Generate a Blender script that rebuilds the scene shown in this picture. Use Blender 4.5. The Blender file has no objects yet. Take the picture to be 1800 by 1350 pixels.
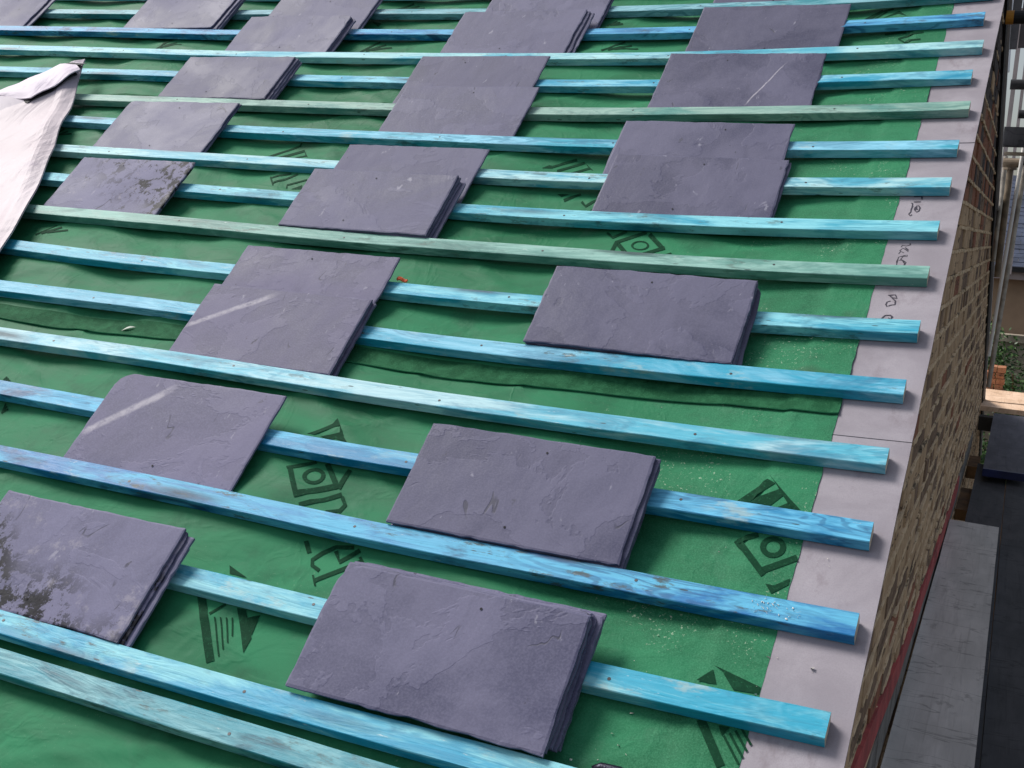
import bpy, bmesh, math, random, json
from mathutils import Vector, Matrix, noise
D = json.loads(r'''{"cam":{"f":1948.3561108317788,"pos":[0.15892715810874325,-4.172492040526882,-0.8787556888745557],"R":[[0.9059430900297839,-0.4068289162306221,-0.11729173264089951],[0.41932304006136595,0.900454899015772,0.11553857759289697],[0.05861148096560019,-0.15385450190720196,0.9863536315855008]],"pitch":0.5873598137525763,"H":[-0.05009159033250324,0.0332107141792173,-0.00676083950474573,-0.012934899385060216,0.002432620297123049,0.004891178583417323],"w":0.14968557667059929},"bat":{"1":[[-4.208,-0.2067],[-3.61,-0.2079],[-2.346,-0.1936],[-1.972,-0.1984],[-1.336,-0.2007],[-1.069,-0.1991],[-0.487,-0.2176]],"2":[[-4.271,-0.401],[-3.699,-0.3953],[-2.91,-0.4154],[-2.417,-0.3894],[-1.92,-0.3967],[-1.364,-0.4003],[-1.01,-0.4022],[-0.461,-0.3981],[-0.26,-0.4133],[-0.045,-0.4087]],"3":[[-4.082,-0.5999],[-3.424,-0.6007],[-2.822,-0.6146],[-2.292,-0.6062],[-1.805,-0.6045],[-0.951,-0.6069],[-0.508,-0.5963],[-0.031,-0.6141]],"4":[[-3.881,-0.8106],[-3.421,-0.8012],[-2.969,-0.8022],[-2.384,-0.8054],[-2.178,-0.8048],[-1.898,-0.8064],[-1.384,-0.8125],[-0.979,-0.814],[-0.473,-0.8027],[-0.157,-0.7981],[-0.043,-0.8033]],"5":[[-3.272,-1.0243],[-2.719,-1.0177],[-2.06,-1.008],[-1.855,-1.0079],[-1.357,-1.0147],[-0.837,-1.0014],[-0.442,-0.995],[-0.03,-0.9977]],"6":[[-3.197,-1.1972],[-2.984,-1.197],[-2.476,-1.2133],[-1.947,-1.2048],[-1.386,-1.2085],[-0.979,-1.2138],[-0.477,-1.2099],[-0.036,-1.2138]],"7":[[-3.055,-1.411],[-2.434,-1.407],[-1.868,-1.4048],[-1.341,-1.4139],[-0.946,-1.4117],[-0.444,-1.406],[-0.033,-1.4026]],"8":[[-2.956,-1.6013],[-2.836,-1.5986],[-2.319,-1.6059],[-1.875,-1.6036],[-1.349,-1.6099],[-0.66,-1.6098],[-0.187,-1.6034],[-0.038,-1.6027]],"9":[[-2.839,-1.8013],[-2.225,-1.7914],[-1.605,-1.7984],[-0.967,-1.7863],[-0.607,-1.7949],[-0.037,-1.7933]],"10":[[-2.731,-1.9959],[-2.272,-2.0116],[-1.855,-1.9947],[-1.342,-2.0108],[-0.912,-2.003],[-0.387,-2.0024],[-0.031,-1.9956]],"11":[[-2.55,-2.2027],[-2.335,-2.1938],[-1.852,-2.192],[-1.329,-2.1978],[-0.901,-2.2],[-0.491,-2.1968],[-0.032,-2.1971]],"12":[[-2.36,-2.4008],[-1.777,-2.3872],[-1.259,-2.3992],[-0.818,-2.3968],[-0.432,-2.4003],[-0.035,-2.4023]],"13":[[-2.174,-2.5959],[-1.887,-2.5941],[-1.376,-2.6003],[-1.143,-2.5998],[-0.967,-2.6006],[-0.458,-2.5838],[-0.033,-2.601]],"14":[[-1.974,-2.8039],[-1.472,-2.7928],[-1.349,-2.798],[-1.026,-2.8023],[-0.647,-2.8006],[-0.316,-2.7989],[-0.023,-2.8072]],"15":[[-1.283,-3.0057],[-0.964,-3.0042],[-0.436,-3.0083],[-0.256,-3.0065],[-0.033,-3.0028]],"16":[[-1.586,-3.2098],[-1.157,-3.2116],[-0.793,-3.2069],[-0.596,-3.2022]],"17":[[-1.508,-3.288],[-1.168,-3.284],[-0.863,-3.284]]},"marks":[[[-1.2474,-2.4541],[-1.2248,-2.4788],[-1.2363,-2.4839],[-1.2709,-2.5202],[-1.2907,-2.5218],[-1.2488,-2.4732]],[[-1.2248,-2.4788],[-1.2013,-2.5053],[-1.2243,-2.5221],[-1.2561,-2.5207],[-1.2158,-2.498]],[[-1.2186,-2.5178],[-1.2032,-2.5057],[-1.1836,-2.5221]],[[-1.2725,-2.6376],[-1.2167,-2.6018],[-1.2241,-2.5928],[-1.2802,-2.6288]],[[-1.2734,-2.6343],[-1.209,-2.7104],[-1.1994,-2.7047],[-1.2636,-2.6285]],[[-1.2049,-2.7084],[-1.1283,-2.6602],[-1.139,-2.6471],[-1.216,-2.6956]],[[-1.1978,-2.5992],[-1.1322,-2.6637],[-1.1243,-2.6553],[-1.1896,-2.5905]],[[-1.1203,-2.6613],[-1.1246,-2.6028],[-1.1374,-2.5981],[-1.1328,-2.6569]],[[-1.1785,-2.6277],[-1.1742,-2.6351],[-1.1839,-2.6371],[-1.1866,-2.6324]],[[-1.1742,-2.6351],[-1.1724,-2.643],[-1.1827,-2.642],[-1.1839,-2.6371]],[[-1.1724,-2.643],[-1.1734,-2.6506],[-1.1833,-2.6469],[-1.1827,-2.642]],[[-1.1734,-2.6506],[-1.177,-2.6572],[-1.1856,-2.651],[-1.1833,-2.6469]],[[-1.177,-2.6572],[-1.1829,-2.6621],[-1.1893,-2.6542],[-1.1856,-2.651]],[[-1.1829,-2.6621],[-1.1905,-2.665],[-1.1942,-2.6559],[-1.1893,-2.6542]],[[-1.1905,-2.665],[-1.1991,-2.6654],[-1.1996,-2.6562],[-1.1942,-2.6559]],[[-1.1991,-2.6654],[-1.2078,-2.6634],[-1.2051,-2.6549],[-1.1996,-2.6562]],[[-1.2078,-2.6634],[-1.2159,-2.6591],[-1.2102,-2.6522],[-1.2051,-2.6549]],[[-1.2159,-2.6591],[-1.2225,-2.653],[-1.2144,-2.6483],[-1.2102,-2.6522]],[[-1.2225,-2.653],[-1.227,-2.6456],[-1.2172,-2.6437],[-1.2144,-2.6483]],[[-1.227,-2.6456],[-1.2289,-2.6376],[-1.2184,-2.6386],[-1.2172,-2.6437]],[[-1.2289,-2.6376],[-1.2281,-2.6299],[-1.2179,-2.6338],[-1.2184,-2.6386]],[[-1.2281,-2.6299],[-1.2245,-2.6232],[-1.2156,-2.6295],[-1.2179,-2.6338]],[[-1.2245,-2.6232],[-1.2185,-2.6182],[-1.2119,-2.6264],[-1.2156,-2.6295]],[[-1.2185,-2.6182],[-1.2108,-2.6153],[-1.207,-2.6246],[-1.2119,-2.6264]],[[-1.2108,-2.6153],[-1.202,-2.6149],[-1.2015,-2.6243],[-1.207,-2.6246]],[[-1.202,-2.6149],[-1.1932,-2.6171],[-1.1959,-2.6257],[-1.2015,-2.6243]],[[-1.1932,-2.6171],[-1.1851,-2.6215],[-1.1908,-2.6284],[-1.1959,-2.6257]],[[-1.1851,-2.6215],[-1.1785,-2.6277],[-1.1866,-2.6324],[-1.1908,-2.6284]],[[-1.1845,-2.7295],[-1.1395,-2.7042],[-1.1478,-2.6945],[-1.1926,-2.7198]],[[-1.1395,-2.7042],[-1.1071,-2.6767],[-1.1158,-2.6673],[-1.1478,-2.6945]],[[-1.1108,-2.681],[-1.0945,-2.6965],[-1.0846,-2.6971],[-1.1049,-2.6752]],[[-1.0945,-2.6965],[-1.0983,-2.7176],[-1.0879,-2.7229],[-1.0846,-2.6971]],[[-1.1154,-2.7326],[-1.0866,-2.7168],[-1.093,-2.7086],[-1.1219,-2.7244]],[[-1.0138,-2.7936],[-1.0541,-2.8014],[-1.0472,-2.8106],[-1.0087,-2.8032]],[[-1.0541,-2.8014],[-1.0754,-2.8242],[-1.0664,-2.8315],[-1.0472,-2.8106]],[[-1.0754,-2.8242],[-1.0869,-2.8474],[-1.0769,-2.8514],[-1.0664,-2.8315]],[[-1.0869,-2.8474],[-1.0752,-2.8671],[-1.0712,-2.8604],[-1.0769,-2.8514]],[[-1.0752,-2.8671],[-1.0511,-2.8767],[-1.0506,-2.8681],[-1.0712,-2.8604]],[[-1.1255,-2.8111],[-1.102,-2.8372],[-1.0944,-2.8321],[-1.1178,-2.8059]],[[-1.0488,-2.8181],[-1.0184,-2.8459],[-1.0247,-2.8351],[-1.0418,-2.8123]],[[-1.0184,-2.8459],[-0.9894,-2.8069],[-0.9994,-2.7984],[-1.0247,-2.8351]],[[-1.0434,-2.9039],[-0.9717,-2.8334],[-0.9803,-2.8249],[-1.0521,-2.8958]],[[-1.0593,-2.8872],[-1.0395,-2.9109],[-1.0364,-2.9092],[-1.0561,-2.8854]],[[-0.9868,-2.8213],[-0.9699,-2.8355],[-0.9667,-2.8312],[-0.9836,-2.8169]],[[-0.2489,-2.4376],[-0.1944,-2.4968],[-0.207,-2.4941],[-0.2302,-2.4605]],[[-0.2302,-2.4605],[-0.2741,-2.5193],[-0.298,-2.5223],[-0.2482,-2.4516]],[[-0.1944,-2.4968],[-0.1704,-2.5206],[-0.1866,-2.5221],[-0.207,-2.4941]],[[-0.2702,-2.5151],[-0.2186,-2.474],[-0.208,-2.4892],[-0.2273,-2.5218],[-0.2593,-2.5197]],[[-0.2147,-2.5243],[-0.1927,-2.5049],[-0.1775,-2.5203]],[[-0.2723,-2.62],[-0.2041,-2.6947],[-0.1971,-2.6839],[-0.2652,-2.6085]],[[-0.2017,-2.6861],[-0.1486,-2.6442],[-0.1551,-2.6313],[-0.2085,-2.6734]],[[-0.2639,-2.6242],[-0.2289,-2.6024],[-0.234,-2.591],[-0.2692,-2.6129]],[[-0.1761,-2.6167],[-0.1756,-2.6247],[-0.1859,-2.6233],[-0.1863,-2.6188]],[[-0.1756,-2.6247],[-0.1772,-2.6324],[-0.1868,-2.6276],[-0.1859,-2.6233]],[[-0.1772,-2.6324],[-0.181,-2.6391],[-0.1889,-2.6313],[-0.1868,-2.6276]],[[-0.181,-2.6391],[-0.1865,-2.644],[-0.192,-2.634],[-0.1889,-2.6313]],[[-0.1865,-2.644],[-0.1932,-2.6467],[-0.1957,-2.6355],[-0.192,-2.634]],[[-0.1932,-2.6467],[-0.2004,-2.647],[-0.1997,-2.6357],[-0.1957,-2.6355]],[[-0.2004,-2.647],[-0.2075,-2.6448],[-0.2037,-2.6344],[-0.1997,-2.6357]],[[-0.2075,-2.6448],[-0.2139,-2.6403],[-0.2072,-2.6319],[-0.2037,-2.6344]],[[-0.2139,-2.6403],[-0.2187,-2.634],[-0.2098,-2.6284],[-0.2072,-2.6319]],[[-0.2187,-2.634],[-0.2217,-2.6264],[-0.2115,-2.6242],[-0.2098,-2.6284]],[[-0.2217,-2.6264],[-0.2224,-2.6183],[-0.2118,-2.6197],[-0.2115,-2.6242]],[[-0.2224,-2.6183],[-0.2208,-2.6104],[-0.211,-2.6154],[-0.2118,-2.6197]],[[-0.2208,-2.6104],[-0.217,-2.6036],[-0.2089,-2.6117],[-0.211,-2.6154]],[[-0.217,-2.6036],[-0.2114,-2.5986],[-0.2058,-2.6089],[-0.2089,-2.6117]],[[-0.2114,-2.5986],[-0.2046,-2.5959],[-0.202,-2.6074],[-0.2058,-2.6089]],[[-0.2046,-2.5959],[-0.1972,-2.5956],[-0.198,-2.6073],[-0.202,-2.6074]],[[-0.1972,-2.5956],[-0.19,-2.598],[-0.194,-2.6085],[-0.198,-2.6073]],[[-0.19,-2.598],[-0.1837,-2.6026],[-0.1905,-2.6111],[-0.194,-2.6085]],[[-0.1837,-2.6026],[-0.179,-2.6091],[-0.1878,-2.6146],[-0.1905,-2.6111]],[[-0.179,-2.6091],[-0.1761,-2.6167],[-0.1863,-2.6188],[-0.1878,-2.6146]],[[-0.1928,-2.7084],[-0.1779,-2.7094],[-0.1781,-2.7285]],[[-0.1779,-2.7094],[-0.1536,-2.6878],[-0.1532,-2.7024],[-0.1781,-2.7285]],[[-0.235,-2.898],[-0.1513,-2.9215],[-0.1516,-2.9351],[-0.1927,-2.9374],[-0.2205,-2.9052]],[[-0.2561,-2.9337],[-0.2346,-2.9066],[-0.2221,-2.9334],[-0.2359,-2.9349]],[[-0.235,-3.0085],[-0.1827,-3.0815],[-0.1721,-3.0724],[-0.224,-2.9989]],[[-0.1876,-3.0253],[-0.1534,-3.0675],[-0.1506,-3.0647],[-0.1848,-3.0223]],[[-0.1801,-3.0183],[-0.1498,-3.0553],[-0.147,-3.0524],[-0.1772,-3.0153]],[[-0.1725,-3.0114],[-0.1462,-3.0429],[-0.1434,-3.04],[-0.1696,-3.0083]],[[-0.1648,-3.0044],[-0.1425,-3.0305],[-0.1398,-3.0274],[-0.1621,-3.0013]],[[-0.199,-3.0075],[-0.1804,-3.0065],[-0.1894,-3.0247]],[[-1.1648,-1.2772],[-1.1384,-1.2498],[-1.1455,-1.2372],[-1.1722,-1.2649]],[[-1.1384,-1.2498],[-1.1047,-1.2248],[-1.1115,-1.2119],[-1.1455,-1.2372]],[[-1.1974,-1.2845],[-1.1819,-1.2606],[-1.1635,-1.2679],[-1.1652,-1.2794]],[[-1.0817,-1.2264],[-1.114,-1.2552],[-1.107,-1.2677],[-1.0748,-1.239]],[[-1.114,-1.2552],[-1.1473,-1.2862],[-1.1395,-1.2977],[-1.107,-1.2677]],[[-1.1473,-1.2862],[-1.1386,-1.3107],[-1.1376,-1.3006],[-1.1395,-1.2977]],[[-1.1386,-1.3107],[-1.1191,-1.3193],[-1.1241,-1.3063],[-1.1376,-1.3006]],[[-1.1191,-1.3193],[-1.0918,-1.3088],[-1.0983,-1.2963],[-1.1241,-1.3063]],[[-1.0918,-1.3088],[-1.0476,-1.2723],[-1.0543,-1.2599],[-1.0983,-1.2963]],[[-1.0799,-1.2282],[-1.0314,-1.2828],[-1.0499,-1.2689]],[[-1.0956,-1.4195],[-1.0582,-1.4164],[-1.0757,-1.4363]],[[-1.0579,-1.4599],[-1.02,-1.4202],[-1.0278,-1.4071],[-1.0658,-1.447]],[[-1.0065,-1.4609],[-0.9834,-1.4841],[-0.9885,-1.4714],[-1.0042,-1.4518]],[[-0.9834,-1.4841],[-0.9588,-1.4534],[-0.966,-1.4419],[-0.9885,-1.4714]],[[-0.9616,-1.5134],[-0.9641,-1.4986],[-0.9528,-1.4825],[-0.9488,-1.5098]],[[-0.8302,-1.6655],[-0.7592,-1.615],[-0.7659,-1.6014],[-0.8371,-1.6521]],[[-0.7541,-1.6243],[-0.703,-1.6802],[-0.6988,-1.6651],[-0.75,-1.6087]],[[-0.7466,-1.7198],[-0.6901,-1.6788],[-0.6968,-1.665],[-0.7535,-1.7062]],[[-0.8369,-1.6505],[-0.8354,-1.7092],[-0.8242,-1.7161],[-0.8256,-1.6576]],[[-0.8252,-1.6734],[-0.7863,-1.7186],[-0.7817,-1.7057],[-0.8206,-1.6603]],[[-0.7378,-1.666],[-0.737,-1.6725],[-0.7427,-1.6715],[-0.7433,-1.6666]],[[-0.737,-1.6725],[-0.7385,-1.6786],[-0.7439,-1.6762],[-0.7427,-1.6715]],[[-0.7385,-1.6786],[-0.7424,-1.6836],[-0.7469,-1.6801],[-0.7439,-1.6762]],[[-0.7424,-1.6836],[-0.7481,-1.6872],[-0.7513,-1.6829],[-0.7469,-1.6801]],[[-0.7481,-1.6872],[-0.7552,-1.689],[-0.7567,-1.6842],[-0.7513,-1.6829]],[[-0.7552,-1.689],[-0.7629,-1.6887],[-0.7626,-1.684],[-0.7567,-1.6842]],[[-0.7629,-1.6887],[-0.7705,-1.6865],[-0.7685,-1.6823],[-0.7626,-1.684]],[[-0.7705,-1.6865],[-0.7773,-1.6825],[-0.7737,-1.6792],[-0.7685,-1.6823]],[[-0.7773,-1.6825],[-0.7826,-1.6771],[-0.7778,-1.6751],[-0.7737,-1.6792]],[[-0.7826,-1.6771],[-0.7859,-1.6708],[-0.7803,-1.6702],[-0.7778,-1.6751]],[[-0.7859,-1.6708],[-0.7868,-1.6643],[-0.781,-1.6652],[-0.7803,-1.6702]],[[-0.7868,-1.6643],[-0.7853,-1.6581],[-0.7798,-1.6605],[-0.781,-1.6652]],[[-0.7853,-1.6581],[-0.7814,-1.653],[-0.7769,-1.6565],[-0.7798,-1.6605]],[[-0.7814,-1.653],[-0.7756,-1.6493],[-0.7724,-1.6538],[-0.7769,-1.6565]],[[-0.7756,-1.6493],[-0.7685,-1.6476],[-0.7669,-1.6524],[-0.7724,-1.6538]],[[-0.7685,-1.6476],[-0.7607,-1.6479],[-0.7609,-1.6526],[-0.7669,-1.6524]],[[-0.7607,-1.6479],[-0.753,-1.6502],[-0.755,-1.6544],[-0.7609,-1.6526]],[[-0.753,-1.6502],[-0.7462,-1.6543],[-0.7498,-1.6575],[-0.755,-1.6544]],[[-0.7462,-1.6543],[-0.741,-1.6597],[-0.7458,-1.6617],[-0.7498,-1.6575]],[[-0.741,-1.6597],[-0.7378,-1.666],[-0.7433,-1.6666],[-0.7458,-1.6617]],[[-0.8748,-1.6164],[-0.8477,-1.641],[-0.8517,-1.6293],[-0.8732,-1.6072]],[[-0.8477,-1.641],[-0.8161,-1.612],[-0.822,-1.6011],[-0.8517,-1.6293]],[[-0.6865,-1.7132],[-0.6673,-1.6973],[-0.6708,-1.6902],[-0.6902,-1.7061]],[[-1.2465,-2.9104],[-1.1901,-2.9299],[-1.2306,-2.9316]],[[-1.2607,-3.0013],[-1.2393,-3.0004],[-1.1375,-3.1217],[-1.15,-3.1317]],[[-1.1582,-3.0074],[-1.1398,-3.0048],[-1.0929,-3.0586],[-1.0899,-3.092]],[[-1.1057,-3.0062],[-1.0967,-3.0529],[-1.1264,-3.0199]],[[-1.2042,-3.0365],[-1.1838,-3.0075],[-1.1893,-3.0036],[-1.2098,-3.0327]],[[-1.1938,-3.0382],[-1.135,-3.1124],[-1.1322,-3.1113],[-1.1909,-3.0371]],[[-1.1821,-3.035],[-1.1349,-3.0969],[-1.132,-3.0959],[-1.1792,-3.034]],[[-1.1704,-3.0318],[-1.1348,-3.0813],[-1.1319,-3.0804],[-1.1674,-3.0309]],[[-1.1587,-3.0285],[-1.1347,-3.0655],[-1.1317,-3.0648],[-1.1557,-3.0278]],[[-2.1251,-1.1969],[-2.1204,-1.2138],[-2.1106,-1.2243],[-2.1151,-1.2029]],[[-2.1204,-1.2138],[-2.1475,-1.2406],[-2.1383,-1.2518],[-2.1106,-1.2243]],[[-2.1475,-1.2406],[-2.206,-1.2917],[-2.1966,-1.3027],[-2.1383,-1.2518]],[[-2.0821,-1.244],[-2.1301,-1.2815],[-2.1174,-1.2977],[-2.0694,-1.2603]],[[-2.1301,-1.2815],[-2.1594,-1.2964],[-2.147,-1.3128],[-2.1174,-1.2977]],[[-2.0847,-1.2426],[-2.0278,-1.3059],[-2.0441,-1.2956]],[[-2.0744,-1.3124],[-2.0399,-1.2965],[-2.0485,-1.2845],[-2.083,-1.3005]],[[-2.0855,-1.4499],[-2.0213,-1.4202],[-2.0287,-1.4101],[-2.0931,-1.4399]],[[-2.097,-1.4375],[-2.0483,-1.4945],[-2.0447,-1.4913],[-2.0934,-1.4342]],[[-2.0557,-1.4833],[-2.0212,-1.457],[-2.0293,-1.4476],[-2.0636,-1.4738]],[[-2.0212,-1.457],[-1.9941,-1.4218],[-2.0023,-1.4124],[-2.0293,-1.4476]],[[-1.9445,-1.4454],[-2.0007,-1.4804],[-1.9941,-1.4879],[-1.9385,-1.4534]],[[-2.0007,-1.4804],[-1.9912,-1.5028],[-1.9851,-1.5041],[-1.9941,-1.4879]],[[-1.9701,-1.5061],[-1.9415,-1.4809],[-1.9316,-1.5031]],[[-0.4241,-0.2783],[-0.3996,-0.2416],[-0.404,-0.2291],[-0.4286,-0.2661]],[[-0.3996,-0.2416],[-0.3725,-0.2077],[-0.3767,-0.1949],[-0.404,-0.2291]],[[-0.4071,-0.2815],[-0.3723,-0.2215],[-0.3769,-0.2066],[-0.4124,-0.2678]],[[-0.3723,-0.2215],[-0.3383,-0.2097],[-0.3418,-0.194],[-0.3769,-0.2066]],[[-0.3882,-0.2755],[-0.356,-0.2224],[-0.3601,-0.2111],[-0.3923,-0.2644]],[[-0.3199,-0.2231],[-0.2891,-0.2733],[-0.3197,-0.2458]],[[-0.3199,-0.2231],[-0.3197,-0.2458],[-0.3658,-0.2721]],[[-0.3369,-0.4092],[-0.2709,-0.4112],[-0.2732,-0.3968],[-0.3393,-0.3946]],[[-0.2897,-0.4519],[-0.2539,-0.436],[-0.2564,-0.4237],[-0.2925,-0.4397]],[[-0.2539,-0.436],[-0.217,-0.4297],[-0.2192,-0.4174],[-0.2564,-0.4237]],[[-0.2916,-0.45],[-0.2669,-0.484],[-0.2679,-0.4739],[-0.2905,-0.4416]],[[-0.2669,-0.484],[-0.2202,-0.4789],[-0.2219,-0.4687],[-0.2679,-0.4739]],[[-3.302,-0.4903],[-3.2686,-0.4088],[-3.2801,-0.3974],[-3.3135,-0.4791]],[[-3.283,-0.482],[-3.226,-0.432],[-3.2368,-0.42],[-3.2939,-0.4701]],[[-3.2642,-0.4735],[-3.1841,-0.4548],[-3.1939,-0.4424],[-3.2742,-0.4612]],[[-2.2897,-0.4798],[-2.242,-0.3948],[-2.2514,-0.3825],[-2.299,-0.4678]],[[-2.2692,-0.4713],[-2.2035,-0.4199],[-2.2121,-0.407],[-2.2779,-0.4586]],[[-2.2489,-0.4627],[-2.1656,-0.4445],[-2.1731,-0.4313],[-2.2567,-0.4496]],[[-1.2847,-0.4845],[-1.2236,-0.4015],[-1.2303,-0.3887],[-1.2915,-0.472]],[[-1.2634,-0.4769],[-1.1909,-0.4285],[-1.1968,-0.4151],[-1.2695,-0.4638]],[[-1.2423,-0.4692],[-1.1587,-0.4549],[-1.1636,-0.4414],[-1.2474,-0.4557]],[[-2.3881,-0.1964],[-2.3443,-0.2303],[-2.3468,-0.2199],[-2.3907,-0.1858]],[[-2.3784,-0.2004],[-2.3421,-0.2207],[-2.3463,-0.2091],[-2.3827,-0.1886]],[[-2.3688,-0.2041],[-2.3399,-0.2109],[-2.3458,-0.1985],[-2.3748,-0.1917]],[[-2.35,-0.0694],[-2.2902,-0.0048],[-2.2986,0.0079],[-2.3584,-0.0569]],[[-2.3281,-0.0633],[-2.2549,-0.0254],[-2.2626,-0.0124],[-2.336,-0.0504]],[[-2.3063,-0.0572],[-2.22,-0.0456],[-2.227,-0.0325],[-2.3135,-0.0441]],[[-1.3326,-0.2784],[-1.3104,-0.2289],[-1.3162,-0.2189],[-1.3384,-0.2685]],[[-1.3238,-0.2742],[-1.2946,-0.2453],[-1.2998,-0.2345],[-1.3291,-0.2635]],[[-1.3152,-0.2698],[-1.2791,-0.2614],[-1.2834,-0.2502],[-1.3196,-0.2586]],[[-3.1853,-1.283],[-3.1797,-1.2112],[-3.1912,-1.2026],[-3.1967,-1.2747]],[[-3.1739,-1.2754],[-3.1451,-1.2301],[-3.1561,-1.2205],[-3.185,-1.266]],[[-3.1629,-1.2677],[-3.1112,-1.2487],[-3.1211,-1.2383],[-3.173,-1.2574]],[[-2.7249,-1.8767],[-2.6896,-1.8135],[-2.6988,-1.8063],[-2.7341,-1.8696]],[[-2.7076,-1.8686],[-2.654,-1.8262],[-2.6625,-1.8184],[-2.7162,-1.861]],[[-2.6905,-1.8605],[-2.619,-1.8386],[-2.6266,-1.8305],[-2.6983,-1.8524]],[[-2.2621,-2.5221],[-2.2641,-2.4984],[-2.2698,-2.4958],[-2.2677,-2.5195]],[[-2.2594,-2.5195],[-2.2538,-2.5039],[-2.2593,-2.5005],[-2.2649,-2.5162]],[[-2.257,-2.5169],[-2.2437,-2.5094],[-2.2486,-2.5052],[-2.2619,-2.5128]],[[-2.1623,-2.6254],[-2.18,-2.5908],[-2.1861,-2.5895],[-2.1684,-2.6242]],[[-2.1617,-2.622],[-2.1671,-2.6002],[-2.1736,-2.5979],[-2.1682,-2.6198]],[[-2.1614,-2.6191],[-2.1547,-2.61],[-2.1609,-2.6057],[-2.1676,-2.6148]]],"pen":[[[-0.0979,-1.4011],[-0.0955,-1.4161]],[[-0.1164,-1.4038],[-0.1003,-1.4021]],[[-0.1144,-1.4288],[-0.097,-1.4275]],[[-0.1187,-1.4338],[-0.1154,-1.4362],[-0.1139,-1.451],[-0.1152,-1.4633],[-0.1143,-1.4755],[-0.118,-1.4853],[-0.1131,-1.4939],[-0.1102,-1.4875]],[[-0.1064,-1.4509],[-0.1065,-1.4656],[-0.1006,-1.4762],[-0.0959,-1.4703],[-0.0953,-1.4556],[-0.0996,-1.4459],[-0.1044,-1.4469],[-0.1028,-1.4631],[-0.0993,-1.463]],[[-0.1146,-1.6324],[-0.1133,-1.6246],[-0.1045,-1.6274],[-0.0957,-1.6225],[-0.0966,-1.6157]],[[-0.116,-1.6482],[-0.1104,-1.6367],[-0.1024,-1.643],[-0.0961,-1.6507],[-0.0977,-1.6428],[-0.1061,-1.6333]],[[-0.1165,-1.6616],[-0.1133,-1.6503],[-0.1053,-1.6565]],[[-0.1143,-1.7097],[-0.1156,-1.6924],[-0.1146,-1.6747],[-0.1058,-1.6698],[-0.0961,-1.6715],[-0.0958,-1.6649],[-0.1037,-1.6675],[-0.1087,-1.6832],[-0.1004,-1.6915],[-0.0951,-1.6955],[-0.098,-1.7087]],[[-0.1127,-1.6878],[-0.1034,-1.6873],[-0.0963,-1.7042]],[[-0.1155,-1.8282],[-0.1,-1.8253],[-0.0947,-1.8379],[-0.1051,-1.8367],[-0.112,-1.8292]],[[-0.1048,-1.8387],[-0.0967,-1.8481],[-0.0958,-1.862],[-0.1055,-1.8649],[-0.1094,-1.8692]],[[-0.1068,-1.849],[-0.114,-1.8536],[-0.1152,-1.8637],[-0.1114,-1.8714]],[[-0.1168,-1.9171],[-0.111,-1.9037],[-0.1001,-1.9019],[-0.0952,-1.9072],[-0.0968,-1.9163],[-0.1031,-1.9119]]],"lap":[[-2.4892,-2.2865],[-1.8799,-2.2697],[-1.3463,-2.2643],[-1.002,-2.2662],[-0.4794,-2.2447],[-0.158,-2.2445]],"tarp_r":[[-3.4132,-0.7705],[-3.3537,-0.862],[-3.1783,-1.1542],[-3.0889,-1.3045],[-2.9982,-1.453],[-2.852,-1.7021],[-2.773,-1.8425],[-2.6849,-2.0393]],"flap":[[-3.55,-1.108],[-3.5086,-1.0058],[-3.4343,-0.8682],[-3.3777,-0.8603],[-3.3022,-0.9134],[-3.3138,-1.0392],[-3.3442,-1.1617],[-3.419,-1.1669],[-3.5063,-1.1537]],"tool":[[-0.3618,-3.1353],[-0.3498,-3.1288],[-0.3217,-3.128],[-0.2956,-3.1308]],"orange":[-1.3296,-1.9507],"feather":[[-2.0627,-2.2581],[-2.0227,-2.2376]]}''')
S = bpy.context.scene
C = S.collection
# ---------------------------------------------------------------- camera
cam = bpy.data.objects.new('camera', bpy.data.cameras.new('camera')); C.objects.link(cam)
R_ = D['cam']['R']; P_ = D['cam']['pos']
cam.matrix_world = Matrix(((R_[0][0], R_[0][2], -R_[0][1], P_[0]), (R_[1][0], R_[1][2], -R_[1][1], P_[1]),
                           (R_[2][0], R_[2][2], -R_[2][1], P_[2]), (0, 0, 0, 1)))
cam.data.sensor_width = 36; cam.data.lens = D['cam']['f'] / 1800 * 36
cam.data.clip_start = .05; cam.data.clip_end = 500
S.camera = cam
# ---------------------------------------------------------------- light
SUN = Vector((-.62, .02, .78)).normalized()
w = bpy.data.worlds.new('World'); S.world = w; w.use_nodes = True
nt = w.node_tree; nt.nodes.clear()
sk = nt.nodes.new('ShaderNodeTexSky'); sk.sky_type = 'NISHITA'; sk.sun_disc = False
sk.sun_elevation = math.asin(SUN.z); sk.sun_rotation = math.atan2(SUN.x, SUN.y); sk.dust_density = 3; sk.air_density = 1.2
bg = nt.nodes.new('ShaderNodeBackground'); bg.inputs[1].default_value = .11
wo = nt.nodes.new('ShaderNodeOutputWorld'); hs = nt.nodes.new('ShaderNodeHueSaturation'); hs.inputs['Saturation'].default_value = .55; nt.links.new(sk.outputs[0], hs.inputs['Color']); nt.links.new(hs.outputs[0], bg.inputs[0]); nt.links.new(bg.outputs[0], wo.inputs[0])
sl = bpy.data.lights.new('sun', 'SUN'); sl.energy = 3.0; sl.angle = .38; sl.color = (1, .97, .93)
so = bpy.data.objects.new('sun', sl); C.objects.link(so); so.rotation_euler = SUN.to_track_quat('Z', 'Y').to_euler()
S.view_settings.view_transform = 'Standard'; S.view_settings.look = 'None'
S.view_settings.exposure = 0.12; S.view_settings.gamma = 1.0
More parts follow.
